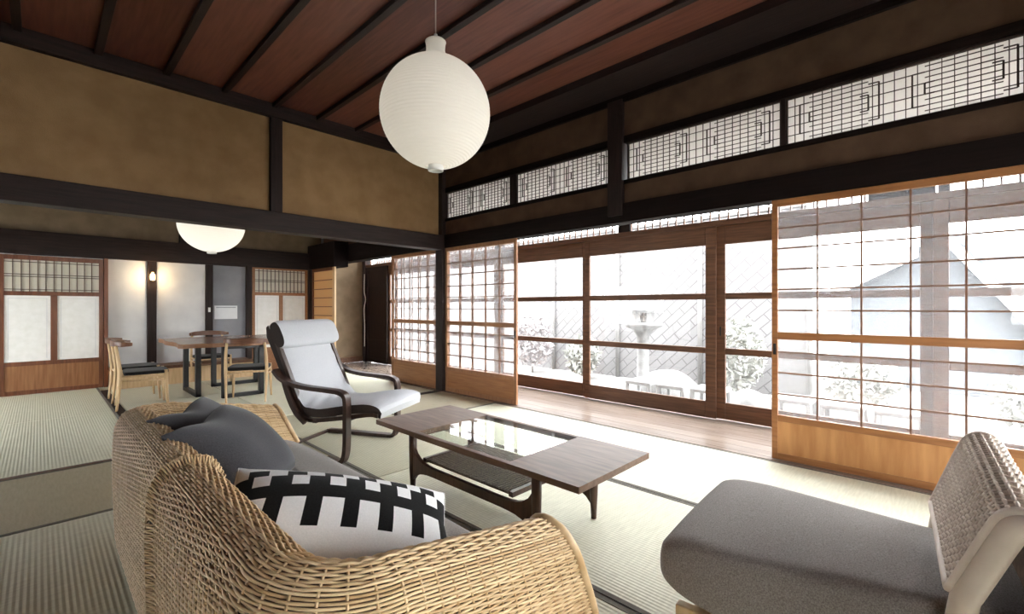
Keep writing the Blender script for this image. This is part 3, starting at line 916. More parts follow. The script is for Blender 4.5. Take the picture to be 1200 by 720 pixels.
# front faces of the arms: woven infill between outer and inner side
for s0, yy, sg in ((0., SY0, -1), (1., SY1, 1)):
    ts = np.linspace(.0, .6, 40)
    A = sofa_surface(np.full(40, s0), ts)
    m = MB()
    for a in A[2:-3]:
        z = a[2]
        xin = a[0]
        m.tube([(xin, a[1], z), (xin + .004, yy - sg * .0, z), (xin, yy - sg * (.10 + .03 * (1 - z / .6)), z)], .0045, 5)
    m.build('arm_front', M['rattan'], sofa, smooth=True)
def rounded_slab(m, x0, x1, y0, y1, z0, z1, r, nz=6, puff=.02, mi=0, res=28):
    """soft cushion: superellipse plan with rounded edges and a puffed top"""
    cx, cy = (x0 + x1) / 2, (y0 + y1) / 2
    hx, hy, h = (x1 - x0) / 2, (y1 - y0) / 2, (z1 - z0) / 2
    cz = (z0 + z1) / 2
    rows = []
    for side in (-1, 1):
        pass
    nu, nv = 96, res
    G = []
    for j in range(nv + 1):
        ph = -PI / 2 + PI * j / nv
        sz = math.copysign(abs(math.sin(ph)) ** .45, math.sin(ph)); cr = abs(math.cos(ph)) ** .32
        row = []
        for i in range(nu):
            th = 2 * PI * i / nu
            c, s_ = math.cos(th), math.sin(th)
            ux = math.copysign(abs(c) ** .28, c); uy = math.copysign(abs(s_) ** .28, s_)
            inset = 1 - cr
            xx = cx + ux * (hx - inset * min(hx, r * 6)) if cr > .0 else cx
            yy = cy + uy * (hy - inset * min(hy, r * 6))
            dome = puff * (1 - ((xx - cx) / hx) ** 2) * (1 - ((yy - cy) / hy) ** 2)
            row.append((xx, yy, cz + sz * h + (dome if sz > 0 else 0)))
        G.append(row)
    G = np.array(G)
    m.grid(np.transpose(G, (1, 0, 2)), mi, closed_u=True)
    m.add(G[0], [tuple(range(nu))], mi); m.add(G[-1], [tuple(range(nu))], mi)
    return m
rounded_slab(MB(), .50, 1.13, 1.01, 3.06, .27, .43, .04, puff=.012).build('seat_cushion', M['grey_cushion'], sofa, smooth=True, weld=True)
b = MB(); b.box((.46, .98, .06), (1.12, 3.09, .265)); b.build('seat_base', M['rattanpole'], sofa, bevel=.02)
def rail(pts, r, name, mat, par): return MB().tube(smooth_path(pts), r, 10).build(name, mat, par, smooth=True)
rail([(1.10, .96, .20), (1.15, 1.2, .21), (1.16, 2.03, .21), (1.15, 2.86, .21), (1.10, 3.11, .20)], .02, 'front_rail', M['rattanpole'], sofa)
for xx, yy in ((.34, .92), (.34, 3.15), (1.08, 1.0), (1.08, 3.07)):
    MB().tube([(xx, yy, 0), (xx, yy, .1), (xx, yy, .2)], .022, 10).build('foot', M['rattanpole'], sofa, smooth=True)

# ------------------------------------------------------------------ pillows
def pillow_mesh(w, h, th, nu=64, nv=64, wrinkle=.006, seed=0, corner=.06, ex=.55):
    """returns front and back grids in local coords: x across, y up, z thickness"""
    r = np.random.default_rng(seed)
    u = np.linspace(-1, 1, nu); v = np.linspace(-1, 1, nv)
    U, V = np.meshgrid(u, v, indexing='ij')
    # soft sides: edges bow in between the corners
    X = U * w / 2 * (1 - corner * (1 - V ** 2) * 0 - corner * (1 - np.abs(V)) * np.abs(U) ** 3)
    Y = V * h / 2 * (1 - corner * (1 - np.abs(U)) * np.abs(V) ** 3)
    prof = np.clip((1 - U ** 2) * (1 - V ** 2), 0, 1) ** ex
    wr = np.zeros_like(U)
    for _ in range(7):
        a, b2, p = r.uniform(-5, 5), r.uniform(-5, 5), r.uniform(0, 6.28)
        wr += np.sin(a * U + b2 * V + p) * wrinkle / 3
    Z = th / 2 * prof
    return np.stack([X, Y, Z + wr * prof], -1), np.stack([X, Y, -Z + wr * prof * .5], -1)

def frame_from(center, xaxis, normal):
    n = Vector(normal).normalized(); xa = Vector(xaxis); xa = (xa - n * xa.dot(n)).normalized(); ya = n.cross(xa)
    R = np.array([list(xa), list(ya), list(n)]).T
    return R, np.array(center, float)

def place(G, R, c):
    return G @ R.T + c

def simple_pillow(name, label, w, h, th, center, xaxis, normal, mat, seed, fold=None):
    R, c = frame_from(center, xaxis, normal)
    A, B = pillow_mesh(w, h, th, seed=seed, ex=.40, wrinkle=.012, corner=.03)
    if fold is not None:
        for Gd in (A, B):
            fold(Gd)
    m = MB(); m.grid(place(A, R, c)); m.grid(place(B, R, c)[::-1])
    t = thing(name, label, 'cushion', tuple(center), 'throw pillows on the rattan sofa')
    m.build('cover', mat, t, smooth=True, weld=True)
    rim = np.concatenate([A[:, 0], A[-1, 1:], A[-2::-1, -1], A[0, -2:0:-1]])
    MB().tube(place(np.concatenate([rim, rim[:1]]), R, c), .004, 6).build('seam', mat, t, smooth=True)
    return t
def dent(Gd):
    x, y = Gd[..., 0], Gd[..., 1]
    k = np.exp(-((x + .02) / .10) ** 2) * np.clip((y - .02) / .24, 0, 1)
    Gd[..., 1] -= .035 * k
    Gd[..., 2] -= .03 * k
simple_pillow('throw_pillow', 'charcoal cushion in front, leaning on the sofa back', .46, .46, .27, (.615, 2.30, .595), (.64, .77, .05), (.481, -.446, .70), M['charcoal'], 3, dent)
simple_pillow('throw_pillow', 'charcoal cushion peeking out behind the front charcoal cushion', .46, .46, .17, (.625, 2.67, .60), (.62, .78, .03), (.45, -.40, .75), M['charcoal'], 9, dent)

# printed pillow: black hooked cross-bars on white
def printed_pillow():
    w, h, th = .735, .33, .23
    nu, nv = 331, 151
    R, c = frame_from((.715, 1.46, .53), (.87, -.42, -.20), (.03, -.515, .855))
    A, B = pillow_mesh(w, h, th, nu, nv, wrinkle=.005, seed=5, corner=.05, ex=.5)
    m = MB()
    b = nv
    PA = place(A, R, c); PB = place(B, R, c)
    U = (np.linspace(-1, 1, nu)[:-1] + np.linspace(-1, 1, nu)[1:]) / 2
    V = (np.linspace(-1, 1, nv)[:-1] + np.linspace(-1, 1, nv)[1:]) / 2
    def black(u, v):
        x = (u + 1) / 2 * 6.35 + .1; i = math.floor(x); f = x - i
        y = (v + 1) / 2
        if .46 < y < .61: return True
        if f < .42 and .19 < y < .76: return True
        if .40 < f < .93 and .765 < y < .89: return True
        if .40 < f < .57 and .6 < y < .89: return True
        return False
    fw, fb = [], []
    for i in range(nu - 1):
        for j in range(nv - 1):
            q = (i * b + j, (i + 1) * b + j, (i + 1) * b + j + 1, i * b + j + 1)
            (fb if black(U[i], V[j]) else fw).append(q)
    m.add(PA.reshape(-1, 3), fw, 0)
    m.add(PA.reshape(-1, 3), fb, 1)
    B2 = PB[::10, ::10]
    m.grid(PB[::-1], 0)
    t = thing('throw_pillow', 'oblong white cushion with black hooked bar pattern by near arm', 'cushion', (.70, 1.47, .535), 'throw pillows on the rattan sofa')
    m.build('cover', [M['white_print'], M['black_print']], t, smooth=True)
    rim = np.concatenate([A[:, 0], A[-1, 1:], A[-2::-1, -1], A[0, -2:0:-1]])[::3]
    MB().tube(place(np.concatenate([rim, rim[:1]]), R, c), .004, 6).build('seam', M['white_print'], t, smooth=True)
printed_pillow()

# ------------------------------------------------------------------ woven lounge chair at the right
def lounge():
    t = thing('woven_lounge_chair', 'armless woven rattan chair with long dark grey seat cushion, at right', 'chair', (1.95, .25, 0))
    a = math.radians(3.5)
    ca, sa = math.cos(a), math.sin(a)
    O = np.array([1.53, .74, 0.])
    def W(p):
        p = np.asarray(p, float)
        return np.stack([O[0] + ca * p[..., 0] - sa * p[..., 1], O[1] + sa * p[..., 0] + ca * p[..., 1], p[..., 2]], -1)
    # cushion: rounded front, full width; profile in (y, z), y negative toward the back
    wdt = .80
    prof = []
    n = 72
    for i in range(n):
        th = 2 * PI * i / n
        c, s_ = math.cos(th), math.sin(th)
        prof.append((-.52 + .53 * math.copysign(abs(c) ** .36, c), .305 + .115 * math.copysign(abs(s_) ** .62, s_)))
    prof = np.array(prof)
    nu = 30
    G = []
    for i in range(nu + 1):
        q = i / nu
        e = abs(2 * q - 1)
        k = 1 - .5 * max(0, (e - .86) / .14) ** 2.2 * .34
        xx = wdt * q
        cz, cy = .305, -.52
        row = np.stack([np.full(n, xx), cy + (prof[:, 0] - cy) * (1 - (1 - k) * .35), cz + (prof[:, 1] - cz) * k], -1)
        row[:, 2] += np.where(prof[:, 1] > .31, .012 * (1 - e ** 2), 0) + .03 + .055 * np.minimum(row[:, 1], 0)
        back = np.clip((-row[:, 1] - .25) / .5, 0, 1.6)
        row[:, 0] += (1 - q) * .19 * back
        G.append(row)
    G = W(np.array(G))
    m = MB()
    Gc = np.transpose(G, (1, 0, 2))
    m.grid(Gc, 0, closed_u=True)
    for e_, inner in ((0, .02), (-1, -.02)):
        m.add(G[e_], [tuple(range(n))])
    m.build('seat_cushion', M['chair_cushion'], t, smooth=True, weld=True)
    # base: wooden frame and legs
    b = MB()
    for yy in (-.12, -.9):
        b.box((0.04, yy - .02, .13), (.76, yy + .02, .19), mat=Matrix.Translation(O) @ Matrix.Rotation(a, 4, 'Z'))
    for xx in (.05, .73):
        b.box((xx - .02, -.98, .15), (xx + .02, -.05, .195), mat=Matrix.Translation(O) @ Matrix.Rotation(a, 4, 'Z'))
    b.build('seat_frame', M['paleash'], t, bevel=.006)
    for xx in (.06, .72):
        for yy in (-.14, -.86):
            P = W(np.array([(xx, yy, 0), (xx, yy, .09), (xx, yy, .18)]))
            MB().tube(P, [.016, .02, .024], 10).build('leg', M['paleash'], t, smooth=True)
    # waterfall back: starts over the seat, rolls over the crest and falls to the floor behind
    x0, x1 = .10, .79
    pr = smooth_path([(0, -.755, .50), (0, -.79, .603), (0, -.825, .706), (0, -.849, .763), (0, -.882, .786), (0, -.919, .777), (0, -.945, .735), (0, -.963, .66), (0, -.965, .45), (0, -.965, .24), (0, -.965, .03)], 10)
    dl = np.concatenate([[0], np.cumsum(np.linalg.norm(np.diff(pr, axis=0), axis=1))]); dl /= dl[-1]
    def surf(s, t_):
        s = np.asarray(s, float); t_ = np.asarray(t_, float)
        return W(np.stack([x0 + (x1 - x0) * s, np.interp(t_, dl, pr[:, 1]), np.interp(t_, dl, pr[:, 2]) - .045 * (1 - s) * np.clip((np.interp(t_, dl, pr[:, 2]) - .5) / .28, 0, 1)], -1))
    weave(surf, np.linspace(0, 1, 33), np.linspace(.004, .996, 60), .0050, .0046, per=4, sides=6, stake_r=.0046, stake_pts=90).build('woven_back', M['palerattan'], t, smooth=True)
    uu, tt_ = np.meshgrid(np.linspace(0, 1, 20), np.linspace(0, 1, 80), indexing='ij')
    def inward(d):
        tq_ = tt_.ravel()
        yq = np.interp(tq_, dl, pr[:, 1]); zq = np.interp(tq_, dl, pr[:, 2])
        ty, tz = np.gradient(pr[:, 1]), np.gradient(pr[:, 2]); ln = np.hypot(ty, tz)
        ny, nz = np.interp(tq_, dl, -tz / ln), np.interp(tq_, dl, ty / ln)
        P_ = surf(uu.ravel(), tq_)
        nW = W(np.stack([np.zeros_like(ny), ny, nz], -1)) - O
        return (P_ + nW * d).reshape(20, 80, 3)
    m = MB(); m.grid(inward(.012)); m.grid(inward(.020)[::-1])  # dark sheet behind the weave, shade of the gaps put into its colour
    m.build('back_shade_lining', M['gap_shade'], t, smooth=True)
    for s_ in (0., 1.):
        P = surf(np.full(90, s_), np.linspace(0, 1, 90))
        MB().tube(P, .010, 10).build('side_pole', M['palerattan'], t, smooth=True)
        # thick bound rim just beside the woven skin, down to the floor at the front
        tq = np.linspace(.0, .97, 90)
        yq = np.interp(tq, dl, pr[:, 1]); zq = np.interp(tq, dl, pr[:, 2]) - .045 * (1 - s_) * np.clip((np.interp(tq, dl, pr[:, 2]) - .5) / .28, 0, 1)
        ty, tz = np.gradient(yq), np.gradient(zq); ln = np.hypot(ty, tz)
        xs_ = x0 + (x1 - x0) * s_ + (-.005 if s_ == 0 else .005)
        up = np.stack([np.full(90, xs_), yq - tz / ln * .034, zq + ty / ln * .034], -1)
        a0_ = up[0]
        low = np.stack([np.full(14, xs_), np.linspace(a0_[1] + .07, a0_[1], 15)[:-1], np.linspace(.0, a0_[2], 15)[:-1]], -1)
        MB().tube(W(np.concatenate([low, up])), .030, 12).build('bound_rim', M['palerattan'], t, smooth=True)
    P = surf(np.linspace(0, 1, 20), np.zeros(20))
    MB().tube(P, .011, 8).build('bottom_rod', M['palerattan'], t, smooth=True)
lounge()

# ------------------------------------------------------------------ coffee table
def coffee():
    x0, x1, y0, y1, zt = 1.675, 2.345, 1.185, 2.955, .44
    g0, g1 = 1.645, 2.475
    t = thing('coffee_table', 'long low walnut coffee table with glass centre and slatted shelf', 'table', (2.01, 2.07, 0))
    def end(a, b):
        return [(x0, a), (x1, a), (x1, b), (x0, b)]
    MB().prism(end(y0, g0), zt - .032, zt).build('end_panel', M['walnut'], t, bevel=.004)
    MB().prism(end(g1, y1), zt - .032, zt).build('end_panel', M['walnut'], t, bevel=.004)
    for xa_, xb_ in ((x0, x0 + .035), (x1 - .035, x1)):
        MB().box((xa_, g0, zt - .036), (xb_, g1, zt)).build('side_rail', M['walnut'], t, bevel=.003)
    MB().box((x0 + .032, g0 - .004, zt - .012), (x1 - .032, g1 + .004, zt - .003)).build('glass_inset', M['tableglass'], t)
    for sx in (x0 + .075, x1 - .075):
        # sculpted stretcher with flared ends
        pts = []
        ya, yb = 1.50, 2.60
        n = 24
        top = [(ya + (yb - ya) * i / n, .212 + .12 * (abs(2 * i / n - 1) ** 9)) for i in range(n + 1)]
        bot = [(ya + (yb - ya) * i / n, .160 - .09 * (abs(2 * i / n - 1) ** 9)) for i in range(n, -1, -1)]
        MB().prism(top + bot, sx - .013, sx + .013, axis='X').build('stretcher', M['walnutd'], t, bevel=.004)
        for yy in (ya, yb):
            m = MB()
            V = []
            m.tube([(sx, yy, 0), (sx, yy, .15), (sx, yy, .30), (sx, yy, zt - .032)], [.016, .024, .027, .027], 14)
            m.build('leg', M['walnutd'], t, smooth=True)
    for yy in (1.50, 2.60):
        MB().box((x0 + .06, yy - .014, zt - .075), (x1 - .06, yy + .014, zt - .03)).build('apron', M['walnutd'], t, bevel=.003)
    sh = MB()
    sh.box((x0 + .09, 1.70, .232), (x1 - .09, 2.48, .240))
    s_ = sh.build('shelf', M['cane'], t); sub(s_)
    sl = MB()
    for k in range(36):
        yy = 1.71 + .76 * k / 35
        sl.box((x0 + .09, yy - .006, .240), (x1 - .09, yy + .006, .246))
    sl.build('shelf_slats', M['cane'], s_)
    for ya_ in (1.68, 2.47):
        MB().box((x0 + .088, ya_, .222), (x1 - .088, ya_ + .03, .25)).build('shelf_edge', M['walnutd'], t)
coffee()

# ------------------------------------------------------------------ bent-frame lounge chair
def poang():
    C0 = np.array([2.015, 3.628, 0.])
    wv = np.array([math.cos(math.radians(28)), math.sin(math.radians(28)), 0]); fv_ = np.array([wv[1], -wv[0], 0])
    t = thing('bent_frame_armchair', 'pale grey cantilever armchair with dark bent-wood frame and headrest roll', 'armchair', (2.015, 3.9, 0))
    def W(s, w, z):
        return C0 + wv * w + fv_ * s + np.array([0, 0, z])
    def path(pts, w, n=8):
        return np.array([W(p[0], w, p[1]) for p in smooth_path([(a, 0, b) for a, b in pts], n)[:, [0, 2]]])
    armp = [(-.66, .725), (-.60, .665), (-.50, .62), (-.35, .595), (-.15, .582), (-.04, .572), (.015, .545), (.03, .49), (.03, .35), (.028, .15), (.01, .05), (-.03, .017), (-.12, .014), (-.4, .014), (-.74, .014)]
    for w in (-.39, .39):
        MB().strip(path(armp, w), wv, .034, .017).build('arm_frame', M['brownframe'], t, bevel=.003)
    bk = [(-.735, 1.07), (-.66, .88), (-.56, .66), (-.49, .50), (-.45, .40), (-.41, .335), (-.34, .315), (-.2, .33), (0, .36), (.2, .395), (.28, .39)]
    for w in (-.33, .33):
        MB().strip(path(bk, w), wv, .021, .016).build('seat_rail', M['brownframe'], t, bevel=.003)
    # back upright joining arm and rail
    up = [(-.60, .66), (-.54, .50), (-.47, .38), (-.38, .30)]
    for w in (-.365, .365):
        MB().strip(path(up, w), wv, .016, .022).build('brace', M['brownframe'], t, bevel=.003)
    for s_, z in ((-.74, .014), (-.30, .31), (.02, .35), (-.66, .70)):
        MB().strip(np.array([W(s_, -.36 if s_ > -.7 else -.4, z), W(s_, 0, z), W(s_, .36 if s_ > -.7 else .4, z)]), fv_, .02, .011).build('cross_rail', M['brownframe'], t, bevel=.003)
    # upholstery: L-shaped pad, light face, dark sides
    top = smooth_path([(-.775, 0, 1.10), (-.69, 0, .93), (-.60, 0, .74), (-.51, 0, .56), (-.44, 0, .455), (-.36, 0, .415), (-.22, 0, .42), (-.02, 0, .455), (.16, 0, .475), (.26, 0, .462), (.315, 0, .425)], 9)[:, [0, 2]]
    T = np.gradient(top, axis=0); T /= np.linalg.norm(T, axis=1)[:, None]
    Nn = np.stack([-T[:, 1], T[:, 0]], -1)
    Nn *= np.sign((Nn @ np.array([.5, .8])))[:, None]
    hw = .345
    k = len(top)
    us = np.linspace(-1, 1, 25)
    G = []
    r = np.random.default_rng(4)
    for i in range(k):
        row = []
        endk = min(1, min(i, k - 1 - i) / 4.)
        for u in us:
            crown = .022 * (1 - abs(u) ** 4)
            wr = .004 * math.sin(9 * u + .5 * i) * math.exp(-((i - 40) / 14.) ** 2) + .004 * math.sin(3 * u + 1.1 * i) * math.exp(-((i - 16) / 6.) ** 2)
            p = top[i] + Nn[i] * (crown + wr - .02 * (1 - endk))
            row.append(W(p[0], u * hw * (1 - .05 * (1 - endk)), p[1]))
        G.append(row)
    G = np.array(G)
    Bm = np.array([[W(*(top[i] - Nn[i] * .072 * (.5 + .5 * min(1, min(i, k - 1 - i) / 4.))).tolist()[:1], u * hw * .97, (top[i] - Nn[i] * .072)[1]) for u in us] for i in range(k)])
    m = MB()
    m.grid(G, 0)
    m.grid(Bm[::-1], 1)
    for e in (0, -1):
        m.grid(np.stack([G[:, e], (G[:, e] + Bm[:, e]) / 2 + wv * (.006 if e else -.006), Bm[:, e]], 1), 1)
        m.grid(np.stack([G[e], Bm[e]], 1), 0)
    m.build('seat_pad', [M['white_fabric'], M['dark_fabric_side']], t, smooth=False, angle=50)
    # headrest roll
    hd = []
    n = 28
    ctr = np.array([-.705, 1.0]); ax = np.array([-.43, .9]); ax /= np.linalg.norm(ax); nx_ = np.array([ax[1], -ax[0]])
    G = []
    us = np.linspace(-1, 1, 21)
    for u in us:
        kk = 1 - .10 * max(0, (abs(u) - .85) / .15) ** 2
        row = []
        for i in range(n):
            th = 2 * PI * i / n
            c, s_ = math.cos(th), math.sin(th)
            p = ctr + ax * .125 * math.copysign(abs(c) ** .7, c) * kk + nx_ * (.058 * math.copysign(abs(s_) ** .8, s_) * kk + .035)
            row.append(W(p[0], u * (hw + .012), p[1]))
        G.append(row)
    G = np.array(G)
    m = MB(); m.grid(np.transpose(G, (1, 0, 2)), 0, closed_u=True)
    m.add(G[0], [tuple(range(n))], 1); m.add(G[-1], [tuple(range(n))], 1)
    m.build('headrest', [M['white_fabric'], M['dark_fabric_side']], t, angle=60)
poang()

# ------------------------------------------------------------------ dining table
def dining():
    t = thing('dining_table', 'live-edge wooden dining table on black steel frames', 'table', (2.1, 7.95, 0))
    x0, x1, y0, y1, zt = 1.27, 2.9, 6.98, 8.6, .77
    poly = []
    n = 26
    r = np.random.default_rng(3)
    for i in range(n): poly.append((x0 + (x1 - x0) * i / n, y0 + .025 * math.sin(i * .9) + .02 * math.sin(i * .31 + 1)))
    for i in range(14): poly.append((x1 + .008 * math.sin(i), y0 + (y1 - y0) * i / 14))
    for i in range(n): poly.append((x1 - (x1 - x0) * i / n, y1 + .03 * math.sin(i * .7)))
    for i in range(14): poly.append((x0 - .02 + .02 * math.sin(i * .8), y1 - (y1 - y0) * i / 14))
    MB().prism(poly, zt - .055, zt, 0, side_mi=1).build('tabletop', [M['tabletop'], M['liveedge']], t, bevel=.008)
    def steel(p, q):
        f = MB(); w = .032
        (ax, ay), (bx, by) = p, q
        for (cx, cy) in (p, q):
            f.box((cx - w, cy - w, 0), (cx + w, cy + w, zt - .056))
        f.box((min(ax, bx) - w, min(ay, by) - w, 0), (max(ax, bx) + w, max(ay, by) + w, .05))
        f.box((min(ax, bx) - w, min(ay, by) - w, zt - .10), (max(ax, bx) + w, max(ay, by) + w, zt - .056))
        f.build('leg_frame', M['black'], t, bevel=.003)
    steel((1.53, 7.5), (1.53, 8.25)); steel((1.76, 7.14), (2.22, 7.14)); steel((1.9, 8.3), (2.5, 8.3))
dining()

# ------------------------------------------------------------------ dining chairs
def make_chair():
    t = thing('dining_chair', 'x', 'chair', (0, 0, 0), 'dining chairs with curved dark backrests')
    sh = .43
    # seat pad
    m = MB()
    rounded_slab(m, -.24, .24, -.21, .23, sh - .015, sh + .03, .01, puff=.006)
    m.build('seat', M['blackpad'], t, smooth=True, weld=True)
    for sx in (-1, 1):
        MB().tube([(sx * .235, .215, 0), (sx * .228, .205, .2), (sx * .222, .195, .46)], [.012, .018, .019], 10).build('leg', M['paleash'], t, smooth=True)
        MB().tube(smooth_path([(sx * .222, -.275, 0), (sx * .230, -.25, .25), (sx * .235, -.24, .44), (sx * .230, -.258, .62), (sx * .215, -.28, .785)], 5), np.interp(np.linspace(0, 1, 21), [0, .5, 1], [.012, .02, .015]), 10).build('leg', M['paleash'], t, smooth=True)
        MB().tube([(sx * .226, .2, .34), (sx * .236, -.23, .36)], .011, 8).build('side_rail', M['paleash'], t, smooth=True)
        MB().tube([(sx * .222, .2, .41), (sx * .235, -.23, .41)], .014, 8).build('seat_rail', M['paleash'], t, smooth=True)
    MB().tube([(-.222, .2, .41), (.222, .2, .41)], .014, 8).build('seat_rail', M['paleash'], t, smooth=True)
    MB().tube([(-.235, -.23, .40), (.235, -.23, .40)], .014, 8).build('seat_rail', M['paleash'], t, smooth=True)
    P = smooth_path([(-.27, -.13, .80), (-.245, -.21, .80), (-.17, -.275, .805), (0, -.31, .81), (.17, -.275, .805), (.245, -.21, .80), (.27, -.13, .80)], 6)
    k = len(P)
    q = np.linspace(-1, 1, k)
    MB().strip(P, (0, 0, 1), .020 + .016 * (1 - q ** 2), .014 + .006 * (1 - q ** 2)).build('backrest', M['chairback'], t, bevel=.006)
    return t
ch0 = make_chair()
spots = [((1.98, 6.82), -25, 'dining chair seen from behind, black seat, near the front charcoal cushion'),
         ((.93, 7.34), -94, 'dining chair seen side on at the left table end, the nearer of two'),
         ((.93, 7.98), -90, 'dining chair at the left table end, the farther of two side by side'),
         ((1.98, 8.78), 180, 'dining chair behind the table facing the room, only thin top rail showing'),
         ((3.08, 8.1), 90, 'dining chair at the right table end, half hidden behind the grey headrest')]
for i, (p, a, lab) in enumerate(spots):
    o = ch0 if i == 0 else copy_tree(ch0)
    o.location = (p[0], p[1], 0); o.rotation_euler = (0, 0, math.radians(a)); o['label'] = lab

# ------------------------------------------------------------------ garden
gz = -.42
gr = struct(MB().box((5.42, -14, gz - .2), (40, 30, gz)).build('ground', M['gravel']))
struct(MB().box((-30, -30, gz - .21), (5.42, 40, gz - .02)).build('ground', M['gravel']))
sbox('trim_29', (5.30, YR, gz), (5.46, 9.8, -.02), M['stone'])
t = thing('bamboo_fence', 'tall pale woven bamboo fence along the back of the garden', 'fence', (9.6, 7, gz))
MB().box((9.6, 1.75, gz), (9.65, 17.0, 3.1)).build('woven_panel', M['weave_fence'], t)
for y in np.arange(1.75, 17.1, 1.95):
    MB().tube([(9.57, y, gz), (9.57, y, 1.), (9.57, y, 3.15)], .05, 10).build('post', M['housewall'], t, smooth=True)
MB().box((9.55, 1.75, 3.08), (9.70, 17.0, 3.14)).build('top_rail', M['housewall'], t)

def stool(label, x, y):
    t = thing('garden_stool', label, 'stool', (x, y, gz), 'white stools in the garden')
    s_ = .21; h = .55
    MB().box((x - s_, y - s_, gz + h - .06), (x + s_, y + s_, gz + h)).build('seat', M['plastic'], t, bevel=.02)
    for a in (-1, 1):
        for b in (-1, 1):
            MB().tube([(x + a * (s_ - .01), y + b * (s_ - .01), gz), (x + a * (s_ - .03), y + b * (s_ - .03), gz + h - .05)], [.032, .03], 8).build('leg', M['plastic'], t)
    for a in (-1, 1):
        MB().box((x + a * (s_ - .03) - .01, y - s_ + .03, gz + .2), (x + a * (s_ - .03) + .01, y + s_ - .03, gz + .26)).build('stretcher', M['plastic'], t)
for i, (x, y) in enumerate(((6.45, 3.35), (6.45, 2.85), (6.45, 2.35))):
    stool(['white garden stool, left of the three seen through the middle door', 'white garden stool, middle of the three seen through the middle door', 'white garden stool, right of the three seen through the middle door'][i], x, y)
for i, (x, y) in enumerate(((6.5, 1.35), (6.5, .85), (6.5, .35))):
    stool(['white garden stool, left of the three seen through the light orange screen', 'white garden stool, middle of the three seen through the light orange screen', 'white garden stool, right of the three seen through the light orange screen'][i], x, y)

def rock_mesh(cx, cy, rx, ry, rz, seed):
    r = np.random.default_rng(seed)
    nu, nv = 26, 14
    dirs = [(r.uniform(-3, 3), r.uniform(-3, 3), r.uniform(-3, 3), r.uniform(0, 6)) for _ in range(7)]
    G = []
    for i in range(nu):
        row = []
        for j in range(nv + 1):
            th = 2 * PI * i / nu; ph = -.2 + (PI / 2 + .2) * j / nv
            d = np.array([math.cos(th) * math.cos(ph), math.sin(th) * math.cos(ph), math.sin(ph)])
            k = 1 + sum(.07 * math.sin(a * d[0] + b * d[1] + c * d[2] + p) for a, b, c, p in dirs)
            row.append((cx + rx * d[0] * k, cy + ry * d[1] * k, gz + rz * d[2] * k))
        G.append(row)
    return MB().grid(np.array(G), closed_u=True)
rocks = [(7.3, 3.3, .40, .50, .50, 'largest garden rock, in front of the stone lantern'), (7.3, 5.3, .35, .45, .36, 'garden rock left of the stone lantern'),
         (7.2, 6.5, .32, .38, .30, 'low garden rock seen through the left veranda door'), (7.5, 2.0, .40, .40, .42, 'garden rock right of the stone lantern'),
         (7.6, .2, .45, .5, .45, 'rounded garden rock seen through the light orange screen'), (7.4, -1.3, .35, .45, .36, 'low garden rock at the right seen through the light orange screen')]
for i, (a, b, rx, ry, rz, lab) in enumerate(rocks):
    tag(rock_mesh(a, b, rx, ry, rz, 20 + i).build('garden_rock', M['stone'], smooth=True, weld=True), lab, 'rock', 'rocks in the garden')

t = thing('stone_lantern', 'pale stone lantern with square lattice light box in the garden', 'garden lantern', (8.15, 4.22, gz))
lx, ly = 8.15, 4.25
MB().lathe([(.3, 0), (.28, .08), (.2, .14), (.12, .25), (.11, .7), (.12, 1.1), (.2, 1.22), (.36, 1.30), (.38, 1.34), (.33, 1.37)], (lx, ly, gz), 24).build('pedestal', M['stone'], t, smooth=True)
f = MB()
f.box((lx - .16, ly - .16, gz + 1.37), (lx + .16, ly + .16, gz + 1.60))
b_ = f.build('light_box', M['stone'], t, bevel=.01); sub(b_)
g = MB()
for k in (-.1, 0, .1):
    g.box((lx - .172, ly + k - .012, gz + 1.40), (lx - .16, ly + k + .012, gz + 1.57))
g.box((lx - .172, ly - .14, gz + 1.475), (lx - .16, ly + .14, gz + 1.495))
g.build('box_lattice', M['bark'], b_)
MB().lathe([(.30, 0), (.29, .03), (.18, .11), (.07, .17), (.05, .2), (.065, .24), (.03, .29), (.005, .31)], (lx, ly, gz + 1.60), 20).build('roof_cap', M['stone'], t, smooth=True)

def shrub(label, cx, cy, r, h, mat, seed, n=900):
    rr = np.random.default_rng(seed)
    t = thing('garden_shrub', label, 'shrub', (cx, cy, gz), 'shrubs in the garden')
    V, F = [], []
    m = MB()
    d = rr.normal(size=(n, 3)); d /= np.linalg.norm(d, axis=1)[:, None]
    rad = rr.uniform(.55, 1.0, n)[:, None]
    P = np.array([cx, cy, gz + h * .55]) + d * rad * np.array([r, r, h * .47])
    for p in P:
        a = rr.normal(size=3); a /= np.linalg.norm(a); b = np.cross(a, rr.normal(size=3)); b /= np.linalg.norm(b)
        L_ = rr.uniform(.05, .10)
        c = np.cross(a, b) * .008
        V += [p - a * L_, p + b * L_ * .45 + c, p + a * L_, p - b * L_ * .45 + c]
        o = len(V) - 4
        F.append((o, o + 1, o + 2, o + 3))
    m.add(V, F)
    m.build('foliage', mat, t)
    MB().tube([(cx, cy, gz), (cx + .02, cy, gz + h * .3), (cx, cy + .02, gz + h * .6)], [.03, .022, .012], 6).build('stem', M['bark'], t)
shrub('pale green garden shrub left of the stone lantern', 8.75, 6.1, .42, 1.0, M['leaf'], 1)
shrub('pinkish garden shrub seen through the left veranda door', 8.7, 7.6, .55, 1.5, M['pinkleaf'], 2, 1200)
shrub('garden shrub right of the stone lantern', 8.8, 2.7, .45, 1.5, M['leaf'], 4, 900)
shrub('low garden shrub seen through the light orange screen', 8.8, .9, .5, .9, M['leaf'], 5)
shrub('garden shrub at the right behind the woven chair back', 8.8, -.9, .5, .8, M['leaf'], 6)

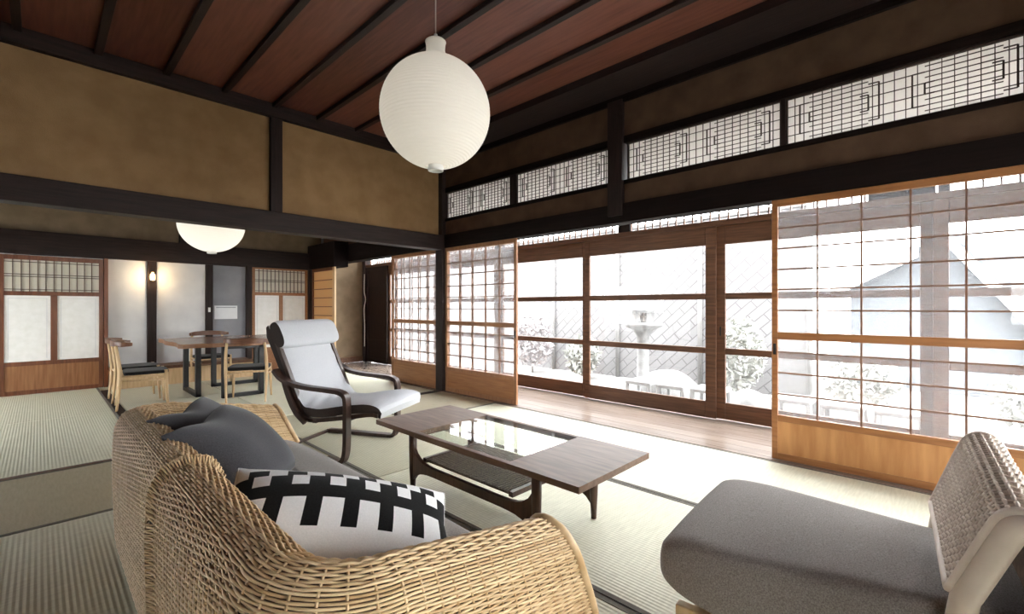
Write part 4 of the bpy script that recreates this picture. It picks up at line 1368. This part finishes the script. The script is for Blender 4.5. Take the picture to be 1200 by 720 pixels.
# neighbouring house
t = thing('neighbour_house', 'grey-blue gabled house with white barge boards beyond the garden, at right', 'house', (14, .2, gz))
MB().prism([(1.45, gz), (1.45, 1.72), (.38, 2.30), (.10, 2.72), (-1.95, -.36), (-1.95, gz)], 12.0, 16.0, axis='X').build('gable_wall', M['roof'], t)
for pts in ([(.12, 2.75), (-2.1, -.58)], [(1.75, 1.58), (.36, 2.34)]):
    (ya, za), (yb, zb) = pts
    MB().prism([(ya, za), (ya, za + .15), (yb, zb + .15), (yb, zb)], 11.7, 16.3, axis='X').build('roof_slope', M['roof'], t)
    MB().prism([(ya, za - .13), (ya, za + .13), (yb, zb + .13), (yb, zb - .13)], 11.62, 11.71, axis='X').build('barge_board', M['white'], t)
MB().prism([(.0, 2.7), (-3.4, 2.1), (-3.4, .2), (.0, .9)], 12.45, 12.6, axis='X').build('rear_roof', M['roof'], t)
# ------------------------------------------------------------------ light
w = bpy.data.worlds.new('sky'); scene.world = w; w.use_nodes = True
nt = w.node_tree; nt.nodes.clear()
bg = nt.nodes.new('ShaderNodeBackground'); bg.inputs['Color'].default_value = (.97, .985, 1., 1); bg.inputs['Strength'].default_value = 9.5
ow = nt.nodes.new('ShaderNodeOutputWorld'); nt.links.new(bg.outputs[0], ow.inputs['Surface'])
lt = bpy.data.lights.new('wall_lamp_light', 'POINT'); lt.energy = 4.5; lt.color = (1., .72, .40); lt.shadow_soft_size = .03
lo = bpy.data.objects.new('wall_lamp_light', lt); COL.objects.link(lo); lo.location = (1.295, YD - .19, 1.745)

# ------------------------------------------------------------------ camera
cam = bpy.data.cameras.new('camera'); cam.sensor_fit = 'HORIZONTAL'; cam.sensor_width = 36.; cam.lens = 530. / 1200. * 36.
cam.clip_start = .05; cam.clip_end = 200
co = bpy.data.objects.new('camera', cam); COL.objects.link(co)
co.location = (0, 0, 1.25); co.rotation_euler = (PI / 2, 0, -math.radians(46.3))
scene.camera = co

vs = scene.view_settings
vs.view_transform = 'Standard'; vs.look = 'None'; vs.gamma = 1.; vs.use_curve_mapping = False
vs.exposure = .9
cy = scene.cycles
cy.max_bounces = 14; cy.diffuse_bounces = 7; cy.glossy_bounces = 5; cy.transmission_bounces = 8; cy.transparent_max_bounces = 24
cy.caustics_reflective = False; cy.caustics_refractive = False
cy.sample_clamp_indirect = 12.
cy.use_denoising = True
